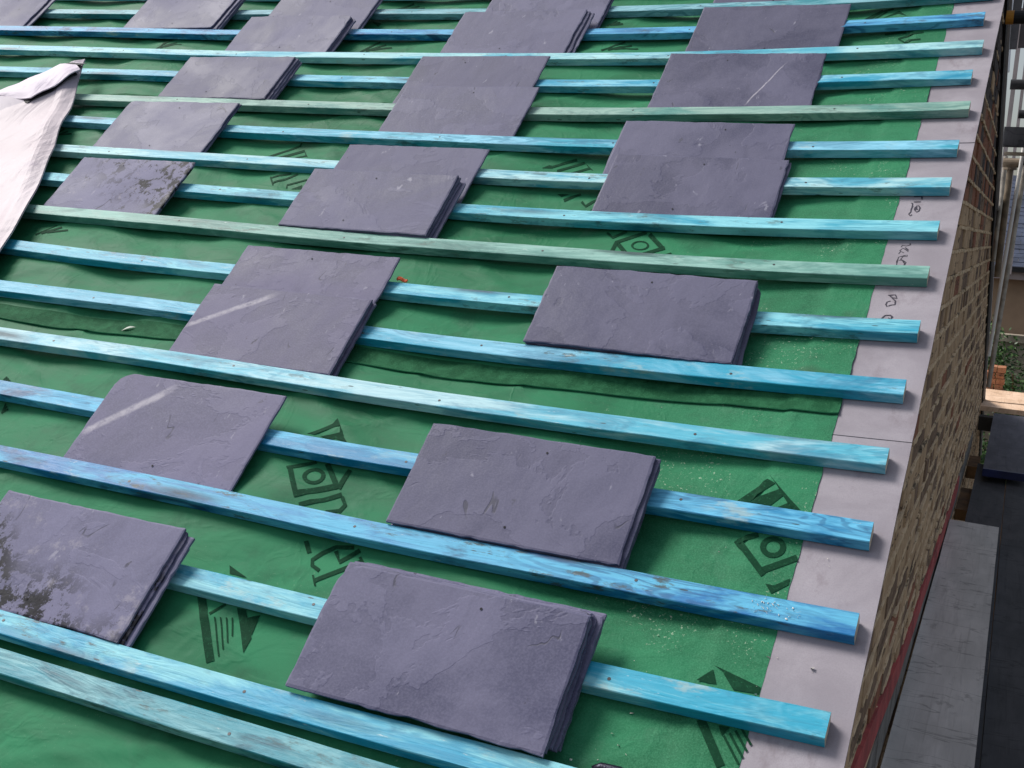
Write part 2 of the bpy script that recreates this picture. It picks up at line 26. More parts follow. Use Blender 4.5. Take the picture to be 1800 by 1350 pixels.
# ---------------------------------------------------------------- roof surface
PT = D['cam']['pitch']; HC = D['cam']['H']; CP, SP = math.cos(PT), math.sin(PT); G = .2
def H(X, s):
    u = max(0, min(-X, 4.6))
    return HC[0]*u+HC[1]*u*u+HC[2]*u**3+HC[3]*u*(s+2)+HC[4]*u*u*(s+2)+HC[5]*u**4*.1
def roof(X, s, h=0):
    h += H(X, s)
    return Vector((X, s*CP-h*SP, s*SP+h*CP))
def roofflat(X, s, h=0): return Vector((X, s*CP-h*SP, s*SP+h*CP))
def sm(a, b, x):
    t = max(0, min(1, (x-a)/(b-a))); return t*t*(3-2*t)
def fbm(v, o=3):
    a = 0; f = 1; k = 1
    for i in range(o): a += noise.noise(v*f)*k; f *= 2.1; k *= .5
    return a
def hm(X, s):
    """height of the draped membrane over the roof surface"""
    dr = math.sin(math.pi*(X+.15)/.6)**2
    e = sm(-.16, -.5, X)
    h = -.005 - .012*dr*e
    h += e*.007*fbm(Vector((X*1.3, s*4.5, 3.1)))
    q = X*1.1+s*2.6+.5*noise.noise(Vector((X*1.4, s*2, 7)))
    r = 1-abs(noise.noise(Vector((q*2.2, (X-s*.4)*.8, 1.7))))*2.2
    h += e*.006*max(0, r)**3
    q2 = -X*1.6+s*3.2
    r = 1-abs(noise.noise(Vector((q2*1.9, (X+s)*.6, 9.7))))*2.6
    h += e*.005*max(0, r)**4
    # pressed down where a batten crosses
    k = round(-s/G-.125); d = abs(s+k*G-.025)
    cap = .001+.010*sm(.022, .07, d)
    return min(h, cap)
# ---------------------------------------------------------------- mesh helpers
def wm(o): return o.matrix_basis if o.parent is None else wm(o.parent)@o.matrix_basis
class MB:
    def __init__(s): s.v = []; s.f = []; s.m = []
    def add(s, vs, fs, mi=0):
        b = len(s.v); s.v += [Vector(x) for x in vs]
        for f in fs: s.f.append([b+i for i in f]); s.m.append(mi)
    def box(s, x0, x1, y0, y1, z0, z1, mi=0, M=None, j=0):
        vs = [Vector((x, y, z)) for z in (z0, z1) for y in (y0, y1) for x in (x0, x1)]
        if j: vs = [a+Vector((random.uniform(-j, j), random.uniform(-j, j), random.uniform(-j, j))) for a in vs]
        if M: vs = [M@a for a in vs]
        s.add(vs, [(0, 2, 3, 1), (4, 5, 7, 6), (0, 1, 5, 4), (2, 6, 7, 3), (0, 4, 6, 2), (1, 3, 7, 5)], mi)
    def grid(s, fn, nu, nv, mi=0):
        vs = [fn(i/nu, j/nv) for j in range(nv+1) for i in range(nu+1)]
        s.add(vs, [(j*(nu+1)+i, j*(nu+1)+i+1, (j+1)*(nu+1)+i+1, (j+1)*(nu+1)+i) for j in range(nv) for i in range(nu)], mi)
    def tube(s, pts, r, n=12, mi=0, cap=True, flat=1.0):
        pts = [Vector(p) for p in pts]; rings = []; u = None
        for i, p in enumerate(pts):
            t = (pts[min(i+1, len(pts)-1)]-pts[max(i-1, 0)]).normalized()
            if u is None:
                u = t.orthogonal().normalized()
            u = (u-t*u.dot(t)).normalized(); w_ = t.cross(u)
            rr = r[i] if isinstance(r, (list, tuple)) else r
            rings.append([p+(u*math.cos(2*math.pi*k/n)+w_*math.sin(2*math.pi*k/n)*flat)*rr for k in range(n)])
        vs = sum(rings, [])
        fs = [(i*n+k, i*n+(k+1) % n, (i+1)*n+(k+1) % n, (i+1)*n+k) for i in range(len(pts)-1) for k in range(n)]
        if cap: fs += [tuple(range(n-1, -1, -1)), tuple(range((len(pts)-1)*n, len(pts)*n))]
        s.add(vs, fs, mi)
    def build(s, name, mats, parent=None, base=None, M=None, smooth=False, bevel=0):
        """world-space verts; the object frame is M (4x4) or a translation to base"""
        me = bpy.data.meshes.new(name)
        if M is None: M = Matrix.Translation(base) if base is not None else Matrix.Identity(4)
        if parent is not None and M == Matrix.Identity(4): M = wm(parent)
        Mi = M.inverted()
        me.from_pydata([Mi@a for a in s.v], [], s.f)
        if not isinstance(mats, (list, tuple)): mats = [mats]
        for m in mats: me.materials.append(m)
        for p, mi in zip(me.polygons, s.m): p.material_index = mi; p.use_smooth = smooth
        me.update()
        o = bpy.data.objects.new(name, me); C.objects.link(o)
        if parent is not None:
            o.parent = parent; o.matrix_basis = wm(parent).inverted()@M
        else: o.matrix_basis = M
        if bevel:
            b = o.modifiers.new('bevel', 'BEVEL'); b.width = bevel; b.segments = 2; b.limit_method = 'ANGLE'
        return o
def tag(o, label=None, cat=None, group=None, kind=None):
    if label: o['label'] = label
    if cat: o['category'] = cat
    if group: o['group'] = group
    if kind: o['kind'] = kind
    return o
def empty(name, loc):
    o = bpy.data.objects.new(name, None); C.objects.link(o); o.matrix_basis = Matrix.Translation(loc); return o
# ---------------------------------------------------------------- materials
class NT:
    def __init__(s, name, rough=.6, spec=.4, metal=0):
        s.m = bpy.data.materials.new(name); s.m.use_nodes = True; s.t = s.m.node_tree; s.t.nodes.clear()
        s.o = s.n('ShaderNodeOutputMaterial'); s.b = s.n('ShaderNodeBsdfPrincipled'); s.l(s.b.outputs[0], s.o.inputs[0])
        s.b.inputs['Roughness'].default_value = rough; s.b.inputs['Specular IOR Level'].default_value = spec
        s.b.inputs['Metallic'].default_value = metal
    def n(s, t, **k):
        x = s.t.nodes.new(t)
        for a, b in k.items(): setattr(x, a, b)
        return x
    def l(s, a, b): s.t.links.new(a, b)
    def co(s, scale, loc=(0, 0, 0), rot=(0, 0, 0)):
        c = s.n('ShaderNodeTexCoord'); m = s.n('ShaderNodeMapping'); s.l(c.outputs['Object'], m.inputs[0])
        m.inputs['Scale'].default_value = scale; m.inputs['Location'].default_value = loc; m.inputs['Rotation'].default_value = rot
        return m.outputs[0]
    def noise(s, v, scale=1, detail=4, rough=.55, dist=0):
        x = s.n('ShaderNodeTexNoise'); s.l(v, x.inputs['Vector']); x.inputs['Scale'].default_value = scale
        x.inputs['Detail'].default_value = detail; x.inputs['Roughness'].default_value = rough; x.inputs['Distortion'].default_value = dist
        return x.outputs[0]
    def voro(s, v, scale=1, rnd=1):
        x = s.n('ShaderNodeTexVoronoi'); s.l(v, x.inputs['Vector']); x.inputs['Scale'].default_value = scale; x.inputs['Randomness'].default_value = rnd
        return x.outputs['Distance']
    def ramp(s, v, a, b, lo=0, hi=1):
        x = s.n('ShaderNodeMapRange'); x.interpolation_type = 'SMOOTHSTEP'; s.l(v, x.inputs[0])
        x.inputs[1].default_value = a; x.inputs[2].default_value = b; x.inputs[3].default_value = lo; x.inputs[4].default_value = hi
        return x.outputs[0]
    def math(s, op, a, b=None):
        x = s.n('ShaderNodeMath', operation=op)
        for i, q in enumerate((a, b)):
            if q is None: continue
            if isinstance(q, (int, float)): x.inputs[i].default_value = q
            else: s.l(q, x.inputs[i])
        return x.outputs[0]
    def mix(s, f, a, b):
        x = s.n('ShaderNodeMix', data_type='RGBA')
        if isinstance(f, (int, float)): x.inputs[0].default_value = f
        else: s.l(f, x.inputs[0])
        for i, q in ((6, a), (7, b)):
            if isinstance(q, tuple): x.inputs[i].default_value = (*q, 1)
            else: s.l(q, x.inputs[i])
        return x.outputs[2]
    def bump(s, h, st=.3, d=.01, prev=None):
        x = s.n('ShaderNodeBump'); x.inputs['Strength'].default_value = st; x.inputs['Distance'].default_value = d
        s.l(h, x.inputs['Height'])
        if prev: s.l(prev, x.inputs['Normal'])
        return x.outputs[0]
    def fin(s, col=None, nrm=None, rough=None):
        if col is not None:
            if isinstance(col, tuple): s.b.inputs['Base Color'].default_value = (*col, 1)
            else: s.l(col, s.b.inputs['Base Color'])
        if nrm: s.l(nrm, s.b.inputs['Normal'])
        if rough: s.l(rough, s.b.inputs['Roughness'])
        return s.m
def plain(name, col, rough=.6, amt=.35, scale=6, metal=0, bump=.15, spec=.4):
    t = NT(name, rough, spec, metal); n1 = t.noise(t.co((1, 1, 1)), scale, 5)
    c = t.mix(t.ramp(n1, .3, .7), tuple(x*(1-amt) for x in col), tuple(min(1, x*(1+amt)) for x in col))
    n2 = t.noise(t.co((1, 1, 1)), scale*12, 3)
    return t.fin(c, t.bump(n2, bump, .004))
def wood_mat(name, seed, pale, mid, deep, knot=.5, dirt=.5, blot=.6):
    t = NT(name, .55, .35); L = (seed*3.71, seed*1.37, seed*.9)
    warp = t.noise(t.co((3.0, 20, 20), (L[0]+5, L[1], L[2])), 1, 3, .5, .8)
    grain = t.noise(t.co((2.6, 52, 44), L), 1, 7, .72, 1.1)
    broad = t.noise(t.co((1.9, 9, 9), L), 1.2, 5, .65, .6)
    c = t.mix(t.ramp(broad, .40, .57), mid, pale)
    # knots: growth rings crowd round a dark centre
    kn = t.voro(t.co((2.0, 15, 4), L), 1)
    kd = t.math('ADD', kn, t.math('MULTIPLY', t.noise(t.co((22, 70, 60), L), 1, 3), .10))
    # figure: contour lines of a stretched field that the knots push aside
    fieldv = t.math('ADD', t.math('MULTIPLY', warp, 5.5), t.math('DIVIDE', .22, t.math('ADD', kd, .12)))
    fig = t.math('SINE', t.math('MULTIPLY', fieldv, 11))
    amt = t.ramp(t.noise(t.co((1.4, 4, 4), (L[0]+2, L[1], 3)), 1, 2), .42, .66, .06, .6)
    c = t.mix(t.math('MULTIPLY', t.ramp(fig, .0, .9), amt), c, t.mix(.35, deep, mid))
    c = t.mix(t.ramp(grain, .46, .70, 0, .55), c, t.mix(.5, deep, mid))
    c = t.mix(t.ramp(grain, .42, .30, 0, .45), c, tuple(min(1, x*1.25+.03) for x in pale))
    bl = t.noise(t.co((3.1, 9, 9), (L[0]+9, L[1], L[2])), 1, 5, .68, .8)
    c = t.mix(t.ramp(bl, .53, .66, 0, blot), c, deep)
    c = t.mix(t.ramp(kd, .36, .14, 0, knot), c, tuple(x*.45 for x in deep))
    c = t.mix(t.math('MULTIPLY', t.ramp(kd, .20, .12), knot*.9), c, (.02, .035, .045))
    d1 = t.noise(t.co((12, 42, 38), L), 1, 6, .75); d2 = t.noise(t.co((1.7, 3, 3), L), 1, 3)
    c = t.mix(t.math('MULTIPLY', t.ramp(d1, .54, .64, 0, dirt), t.ramp(d2, .47, .58)), c, (.05, .06, .05))
    c = t.mix(t.math('MULTIPLY', t.ramp(t.noise(t.co((6, 16, 16), (L[0]+14, L[1], 2)), 1, 5, .7), .58, .68, 0, .6), t.ramp(d2, .53, .42)), c, (.40, .50, .46))
    sc = t.noise(t.co((18, 80, 70), (L[0]+4, L[1], L[2])), 1, 5, .72)
    c = t.mix(t.ramp(sc, .64, .73, 0, .6), c, (.62, .70, .68))
    sp = t.voro(t.co((7, 34, 34), L), 1)
    c = t.mix(t.ramp(sp, .07, .045, 0, .85), c, (.02, .03, .03))
    b = t.bump(grain, .5, .003); b = t.bump(fig, .12, .0015, b); b = t.bump(d1, .3, .002, b)
    return t.fin(c, b, t.ramp(broad, .3, .7, .45, .62))
def slate_mat(name, seed, moss=0, streak=None, light=1.0, hue=(1, 1, 1), moss_dir=(-.35, -.7)):
    t = NT(name, .6, .22); L = (seed*2.3, seed*4.1, seed*1.9)
    n1 = t.noise(t.co((3, 3, 3), L), 1, 5, .6, .6)
    a = tuple(x*light*h for x, h in zip((.072, .072, .132), hue)); b_ = tuple(x*light*h for x, h in zip((.142, .138, .212), hue))
    c = t.mix(t.ramp(n1, .38, .62), a, b_)
    st = t.noise(t.co((9, 2.6, 4), L, (0, 0, .5)), 1, 5, .6, .8)
    c = t.mix(t.ramp(st, .56, .72, 0, .22), c, tuple(x*.62 for x in a))
    pit = t.noise(t.co((24, 15, 20), L, (0, 0, -.4)), 1, 4, .65)
    c = t.mix(t.ramp(pit, .675, .72, 0, .85), c, (.035, .035, .05))
    wsc = t.noise(t.co((30, 14, 20), (L[0]+7, L[1], 0), (0, 0, -.5)), 1, 4, .65, .4)
    c = t.mix(t.ramp(wsc, .655, .73, 0, .55), c, (.40, .39, .46))
    ly = t.noise(t.co((4, 5, 4), (L[0]+11, L[1], 2), (0, 0, .3)), 1, 5, .62, .5)
    lyr = t.ramp(ly, .505, .52)
    c = t.mix(t.math('MULTIPLY', lyr, .22), c, tuple(x*1.35 for x in b_))
    fine = t.noise(t.co((1, 1, 1), L), 240, 3)
    c = t.mix(t.ramp(fine, .35, .7, 0, .22), c, tuple(x*1.5 for x in b_))
    if moss:
        m1 = t.noise(t.co((24, 20, 9), L), 1, 7, .78, .3)
        m2 = t.noise(t.co((1, 1, 1), L), 2.2, 2)
        sp_ = t.n('ShaderNodeSeparateXYZ'); t.l(t.co((1, 1, 1)), sp_.inputs[0])
        gx = t.math('MULTIPLY', t.math('ADD', sp_.outputs[0], -.02), moss_dir[0]); gy = t.math('MULTIPLY', t.math('SUBTRACT', sp_.outputs[1], .12), moss_dir[1])
        m2 = t.math('ADD', m2, t.math('ADD', gx, gy))
        f = t.math('MULTIPLY', t.ramp(m1, .50, .53, 0, .96), t.ramp(m2, .46, .60))
        c = t.mix(f, c, (.009, .009, .011))
        c = t.mix(t.ramp(t.noise(t.co((1, 1, 1), L), 14, 5, .7), .56, .68, 0, .35*moss), c, (.42, .39, .43))
    if streak:
        x0, y0, x1, y1, wd = streak
        ang = math.atan2(y1-y0, x1-x0); ca, sa = math.cos(ang), math.sin(ang)
        sep = t.n('ShaderNodeSeparateXYZ'); t.l(t.co((1, 1, 1)), sep.inputs[0])
        px = t.math('SUBTRACT', sep.outputs[0], x0); py = t.math('SUBTRACT', sep.outputs[1], y0)
        al = t.math('ADD', t.math('MULTIPLY', px, ca), t.math('MULTIPLY', py, sa))
        ac = t.math('ADD', t.math('MULTIPLY', px, -sa), t.math('MULTIPLY', py, ca))
        ac = t.math('ABSOLUTE', t.math('ADD', ac, t.math('MULTIPLY', t.math('SUBTRACT', t.noise(t.co((1, 1, 1)), 18, 3), .5), .012)))
        le = math.hypot(x1-x0, y1-y0)
        f = t.math('MULTIPLY', t.ramp(ac, wd, wd*.25), t.math('MULTIPLY', t.ramp(al, 0, .03), t.ramp(al, le, le*.75)))
        f = t.math('MULTIPLY', f, t.ramp(t.noise(t.co((1, 1, 1)), 60, 4, .7), .25, .6, .15, .6))
        c = t.mix(f, c, (.55, .52, .57))
    rel = t.noise(t.co((5, 3.5, 5), L, (0, 0, .6)), 1, 5, .5, .7)
    ck = t.math('ABSOLUTE', t.math('SUBTRACT', t.noise(t.co((5.5, 2.2, 4), (L[0]+3, L[1], 1), (0, 0, -.5)), 1, 3, .5, .6), .5))
    ckm = t.math('MULTIPLY', t.ramp(ck, .006, .002), t.ramp(t.noise(t.co((9, 9, 9), (L[0]+1, 2, 1)), 1, 2), .60, .66))
    c = t.mix(t.math('MULTIPLY', ckm, .7), c, (.05, .05, .07))
    b = t.bump(rel, .45, .009); b = t.bump(fine, .25, .0012, b); b = t.bump(ckm, .3, -.002, b); b = t.bump(lyr, .35, .0012, b); b = t.bump(pit, .2, .003, b)
    return t.fin(c, b, t.ramp(n1, .3, .7, .52, .7))
def membrane_mat():
    t = NT('green_membrane', .62, .14); one = t.co((1, 1, 1))
    n1 = t.noise(t.co((1, 2.2, 2.2)), 2.2, 4, .6, .5)
    c = t.mix(t.ramp(n1, .3, .7), (.014, .130, .056), (.030, .210, .098))
    n2 = t.noise(one, 9, 5, .6)
    c = t.mix(t.ramp(n2, .5, .72, 0, .5), c, (.014, .085, .042))
    c = t.mix(t.ramp(t.noise(t.co((3, 3, 3), (1, 8, 3)), 3, 6, .7, .6), .54, .7, 0, .4), c, (.065, .20, .115))
    fib = t.noise(one, 330, 3, .7)
    sep = t.n('ShaderNodeSeparateXYZ'); t.l(one, sep.inputs[0])
    near = t.ramp(t.math('ADD', sep.outputs[0], t.math('MULTIPLY', t.noise(one, 2.5, 3), .5)), -.55, -.05, .12, 1)
    c = t.mix(t.math('MULTIPLY', t.ramp(fib, .4, .66, 0, .38), near), c, (.075, .30, .16))
    c = t.mix(t.math('MULTIPLY', t.ramp(t.noise(one, 300, 2, .5), .62, .74, 0, .35), near), c, (.010, .07, .035))
    dust = t.noise(one, 150, 4, .75)
    patch = t.ramp(t.noise(one, 4.2, 3), .5, .62)
    c = t.mix(t.math('MULTIPLY', t.math('MULTIPLY', t.ramp(dust, .60, .67, 0, .85), patch), near), c, (.50, .60, .45))
    sm_ = t.noise(t.co((3, 3, 3), (5, 2, 1)), 1, 3)
    c = t.mix(t.ramp(sm_, .68, .74, 0, .45), c, (.05, .07, .05))
    b = t.bump(t.math('MULTIPLY', fib, near), .5, .0022)
    b = t.bump(t.noise(t.co((5, 14, 14)), 1, 4, .5, 1), .35, .006, b)
    rid = t.math('ABSOLUTE', t.math('SUBTRACT', t.noise(t.co((4.5, 3, 3), (3, 1, 0), (0, 0, .5)), 1, 4, .55, 1.0), .5))
    b = t.bump(t.ramp(rid, .05, 0), .2, .003, b)
    rid2 = t.math('ABSOLUTE', t.math('SUBTRACT', t.noise(t.co((2.5, 6, 3), (8, 1, 0), (0, 0, -.6)), 1, 4, .55, .8), .5))
    b = t.bump(t.ramp(rid2, .035, 0), .18, .003, b)
    return t.fin(c, b, t.ramp(n1, .3, .7, .55, .7))
M_mem = membrane_mat()
def ink_mat():
    t = NT('dark_green_ink', .7, .06); one = t.co((1, 1, 1))
    c = t.mix(t.ramp(t.noise(one, 60, 4, .7), .5, .7, 0, .4), (.006, .044, .021), (.013, .085, .041))
    c = t.mix(t.ramp(t.noise(one, 170, 5, .8), .56, .66, 0, .6), c, (.03, .16, .075))
    return t.fin(c, t.bump(t.noise(one, 330, 3), .3, .001))
M_ink = ink_mat()
def selv():
    t = NT('membrane_selvedge', .75, .1); one = t.co((1, 1, 1))
    c = t.mix(t.ramp(t.noise(one, 30, 5, .7), .4, .65), (.012, .085, .036), (.024, .130, .058))
    c = t.mix(t.ramp(t.noise(one, 220, 4, .7), .6, .7, 0, .5), c, (.07, .24, .11))
    return t.fin(c, t.bump(t.noise(one, 260, 3), .6, .003))
M_selv = selv()
def board_mat():
    t = NT('fibre_cement', .62, .35); one = t.co((1, 1, 1))
    c = t.mix(t.ramp(t.noise(one, 5, 5, .6, .5), .3, .7), (.25, .225, .255), (.36, .33, .365))
    c = t.mix(t.ramp(t.noise(t.co((9, 5, 9)), 1, 6, .72), .52, .68, 0, .6), c, (.19, .155, .175))
    c = t.mix(t.ramp(t.noise(one, 42, 5, .8), .64, .72, 0, .6), c, (.14, .125, .14))
    c = t.mix(t.ramp(t.noise(one, 420, 2), .4, .65, 0, .25), c, (.22, .19, .22))
    return t.fin(c, t.bump(t.noise(one, 160, 4), .22, .0015))
M_board = board_mat()
M_brick = {}
def brick_mat(name, c1, c2):
    t = NT(name, .85, .2); one = t.co((1, 1, 1))
    c = t.mix(t.ramp(t.noise(one, 14, 5, .7), .35, .65), c1, c2)
    c = t.mix(t.ramp(t.noise(t.co((20, 5, 30)), 1, 4, .7), .56, .66, 0, .8), c, (.025, .02, .018))
    c = t.mix(t.ramp(t.noise(t.co((60, 9, 70)), 1, 4, .7), .6, .7, 0, .5), c, (.50, .40, .29))
    b = t.bump(t.noise(t.co((60, 22, 60)), 1, 5, .7), .8, .006)
    return t.fin(c, b)
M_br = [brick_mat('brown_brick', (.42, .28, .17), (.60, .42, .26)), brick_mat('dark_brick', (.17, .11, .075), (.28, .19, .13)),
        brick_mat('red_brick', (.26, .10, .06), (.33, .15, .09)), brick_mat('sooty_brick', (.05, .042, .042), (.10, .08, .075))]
M_mortar = brick_mat('lime_mortar', (.62, .46, .29), (.78, .60, .40))
M_joint = plain('recessed_joint', (.05, .042, .036), .9, .4, 20)
M_deck = plain('dark_boarding', (.04, .035, .03), .9)
M_rear = plain('dark_roof_slate', (.05, .05, .06), .6)
M_black = plain('black_shade_and_gutter', (.012, .012, .014), .7)  # black for the gutter and for the painted shadow along the rear verge
M_white = plain('white_trim', (.7, .7, .72), .4, .08)
M_red = plain('faded_red_paint', (.36, .06, .06), .7, .35, 9)
M_plank = None
def plank_mat(name, c1, c2, dark, seed=0):
    t = NT(name, .75, .25); L = (seed, seed*2, 0)
    c = t.mix(t.ramp(t.noise(t.co((9, 2.5, 4), L), 1, 5, .6, .5), .3, .7), c1, c2)
    g = t.noise(t.co((70, 3, 20), L), 1, 5, .6, .6)
    c = t.mix(t.ramp(g, .52, .72, 0, .45), c, dark)
    cr = t.math('ABSOLUTE', t.math('SUBTRACT', t.noise(t.co((1.2, 5, 4), L), 1, 4, .6, .3), .5))
    c = t.mix(t.ramp(cr, .008, .002, 0, .4), c, tuple(x*.3 for x in dark))
    c = t.mix(t.ramp(t.noise(t.co((14, 9, 9), L), 1, 4, .7), .6, .72, 0, .5), c, tuple(x*.6 for x in dark))
    return t.fin(c, t.bump(g, .35, .003))
M_plank = plank_mat('weathered_grey_plank', (.50, .48, .455), (.66, .63, .60), (.36, .34, .325))
M_dplank = plank_mat('dark_plank', (.045, .045, .050), (.075, .074, .080), (.022, .022, .025), 3)
M_bplank = plank_mat('blue_grey_plank', (.07, .07, .085), (.115, .112, .135), (.035, .035, .045), 5)
M_oplank = plank_mat('sunlit_orange_plank', (.62, .42, .28), (.78, .56, .40), (.38, .22, .12), 8)  # sunlight on the cross boards is put into this orange plank colour
M_navy = plain('navy_paint', (.012, .017, .075), .5)
M_steel = plain('galvanised_steel', (.42, .38, .33), .45, .3, 20, .35, .1)
M_brown_steel = plain('rusty_steel', (.20, .155, .11), .55, .3, 20, .3)
M_bsteel = plain('black_steel', (.018, .018, .020), .5, .3, 20, .2)
M_orange = plain('orange_cap', (.55, .24, .03), .5, .2)
M_timber = plain('brown_timber', (.16, .085, .035), .8, .4, 12)
# ================================================================= SETTING
random.seed(4)
gr = MB(); gr.grid(lambda a, b: Vector(((a-.5)*400, (b-.5)*400+100, -5.2)), 4, 4)
tag(gr.build('ground', plain('dark_yard_ground', (.055, .05, .045), .9, .4, 1.5)), kind='structure')
# ----------------------------------------------------------------- house
XW = -.036
ridgeY, ridgeZ = .41, .262
rear = [(1.22, -.10), (2.5, -.67), (5.56, -2.10), (7.6, -3.0)]
house = tag(empty('house', (-3, 0, -5.2)), 'house under re-roofing with rough brown brick gable wall below the verge', 'house')
def prof(off=0):
    return [(-3.25*1.0, -3.25*math.tan(PT)-off-.014), (ridgeY, ridgeZ-off), *[(y, z-off) for y, z in rear], (7.6, -5.2), (-3.25, -5.2)]
g = MB(); pr = prof()
vs = [(XW-.004, y, z) for y, z in pr]+[(XW-.085, y, z) for y, z in pr]; n = len(pr)
g.add(vs, [tuple(range(n)), tuple(range(2*n-1, n-1, -1))]+[(i, i+n, (i+1) % n+n, (i+1) % n) for i in range(n)])
gable = g.build('gable_wall', M_joint, house)
def clip(poly, a, b, c):      # keep a*y+b*z<=c
    out = []
    for i in range(len(poly)):
        p, q = poly[i], poly[(i+1) % len(poly)]
        dp = a*p[0]+b*p[1]-c; dq = a*q[0]+b*q[1]-c
        if dp <= 0: out.append(p)
        if dp*dq < 0:
            t = dp/(dp-dq); out.append((p[0]+(q[0]-p[0])*t, p[1]+(q[1]-p[1])*t))
    return out
def inwall(poly):
    poly = clip(poly, -math.tan(PT), 1, -.016)
    for (y0, z0), (y1, z1) in zip([(ridgeY, ridgeZ)]+rear[:-1], rear):
        m = (z1-z0)/(y1-y0); poly = clip(poly, -m, 1, z0-m*y0-.01) if poly else poly
    return poly
bk = MB(); mo = MB(); CH = .075
def slab(mb, poly, x0, x1, jit=0, mi=0):
    if len(poly) < 3: return
    cy = sum(p[0] for p in poly)/len(poly); cz = sum(p[1] for p in poly)/len(poly)
    n = len(poly); tl = random.uniform(-jit, jit)
    f = [(x1+random.uniform(-jit, jit)*.6, cy+(y-cy)*.985, cz+(z-cz)*.93) for y, z in poly]
    e = [(x1-.0035, y, z) for y, z in poly]; bb = [(x0, y, z) for y, z in poly]
    mb.add(f+e+bb, [tuple(range(n))]+[(i, (i+1) % n, (i+1) % n+n, i+n)[::-1] for i in range(n)]+[(i+n, (i+1) % n+n, (i+1) % n+2*n, i+2*n)[::-1] for i in range(n)], mi)
z = -3.4; row = 0
while z < ridgeZ:
    y = -3.2-(row % 2)*.11
    while y < 7.5:
        L_ = .215 if row % 6 else .105
        y1 = y+L_+random.uniform(-.004, .004)
        po = inwall([(y, z+.010), (y1, z+.010), (y1, z+CH), (y, z+CH)])
        red = random.random() < (.25 if z > -.75 else .07)
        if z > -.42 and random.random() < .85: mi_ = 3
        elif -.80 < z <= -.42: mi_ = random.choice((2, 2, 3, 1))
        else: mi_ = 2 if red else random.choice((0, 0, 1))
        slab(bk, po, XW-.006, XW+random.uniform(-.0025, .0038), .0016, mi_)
        y = y1+.010
    # mortar bed proud of the bricks, broken edge
    y = -3.2
    while y < 7.5:
        y1 = y+random.uniform(.03, .07)
        if random.random() > .12:
            if z > -.36 and random.random() < .8: y = y1; continue
            po = inwall([(y, z-.001+random.uniform(-.003, .002)), (y1, z-.001+random.uniform(-.003, .002)), (y1, z+.010+random.uniform(-.003, .002)), (y, z+.010+random.uniform(-.003, .002))])
            slab(mo, po, XW-.006, XW+random.uniform(.0025, .0062), .0008)
        y = y1
    z += CH; row += 1
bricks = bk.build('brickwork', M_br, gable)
mo.build('mortar_bed', M_mortar, gable)
# red painted strip along the foot of the wall and a cement fillet
def ribbon(pts, w_, x0, x1, mb):
    for (y0, z0), (y1, z1) in zip(pts, pts[1:]):
        k = max(2, int((y1-y0)/.08))
        for i in range(k):
            a = i/k; b = (i+1)/k
            q = [(y0+(y1-y0)*a, z0+(z1-z0)*a-w_/2), (y0+(y1-y0)*b, z0+(z1-z0)*b-w_/2), (y0+(y1-y0)*b, z0+(z1-z0)*b+w_/2), (y0+(y1-y0)*a, z0+(z1-z0)*a+w_/2)]
            xx = x1+noise.noise(Vector((y0+(y1-y0)*a*3, 0, 0)))*.001
            mb.add([(xx, *p) for p in q]+[(x0, *p) for p in q], [(0, 1, 2, 3), (3, 2, 6, 7), (4, 5, 1, 0)])
rb = MB(); ribbon([(-3.0, -1.84), (-2.04, -1.945), (-1.0, -2.075), (.95, -2.165), (2.2, -2.19)], .075, XW-.002, XW+.0085, rb)
rb.build('red_strip', M_red, gable)
fl = MB(); ribbon([(-3.0, -2.06), (-1.48, -2.13), (1.4, -2.225), (4, -2.24)], .11, XW-.002, XW+.0065, fl)
fl.build('cement_fillet', plain('grey_cement', (.17, .16, .15), .9, .4, 9), gable)
# unseen boarding added under the membrane to block light, and the rear slope
dk = MB(); dk.grid(lambda a, b: roof(-6+a*5.93, -3.75+b*4.2, -.05), 40, 30)
dk.build('light_block_deck', M_deck, house)
rr = MB(); pts = [(ridgeY, ridgeZ-.01)]+[(y, z_-.01) for y, z_ in rear]
for (y0, z0), (y1, z1) in zip(pts, pts[1:]):
    rr.add([(-6, y0, z0), (-.05, y0, z0), (-.05, y1, z1), (-6, y1, z1)], [(0, 1, 2, 3)])
rr.build('rear_roof', M_rear, house)
bs = MB(); ws = MB()
for (y0, z0), (y1, z1) in zip(pts, pts[1:]):
    dz = .075
    bs.add([(XW+.002, y0, z0+.012), (XW+.002, y1, z1+.012), (XW+.012, y1, z1+.012), (XW+.012, y0, z0+.012),
            (XW+.002, y0, z0-dz), (XW+.002, y1, z1-dz), (XW+.012, y1, z1-dz), (XW+.012, y0, z0-dz)],
           [(0, 1, 2, 3), (3, 2, 6, 7), (4, 7, 6, 5), (0, 3, 7, 4)])
    ws.add([(XW-.06, y0, z0+.014), (XW-.06, y1, z1+.014), (XW+.024, y1, z1+.014), (XW+.024, y0, z0+.014),
            (XW-.06, y0, z0+.040), (XW-.06, y1, z1+.040), (XW+.024, y1, z1+.040), (XW+.024, y0, z0+.040)],
           [(4, 7, 6, 5), (0, 1, 2, 3), (3, 2, 6, 7)])
bs.build('rear_verge_shade', M_black, house); ws.build('rear_verge_trim', M_white, house)  # the black strip stands for deep shadow along the rear verge
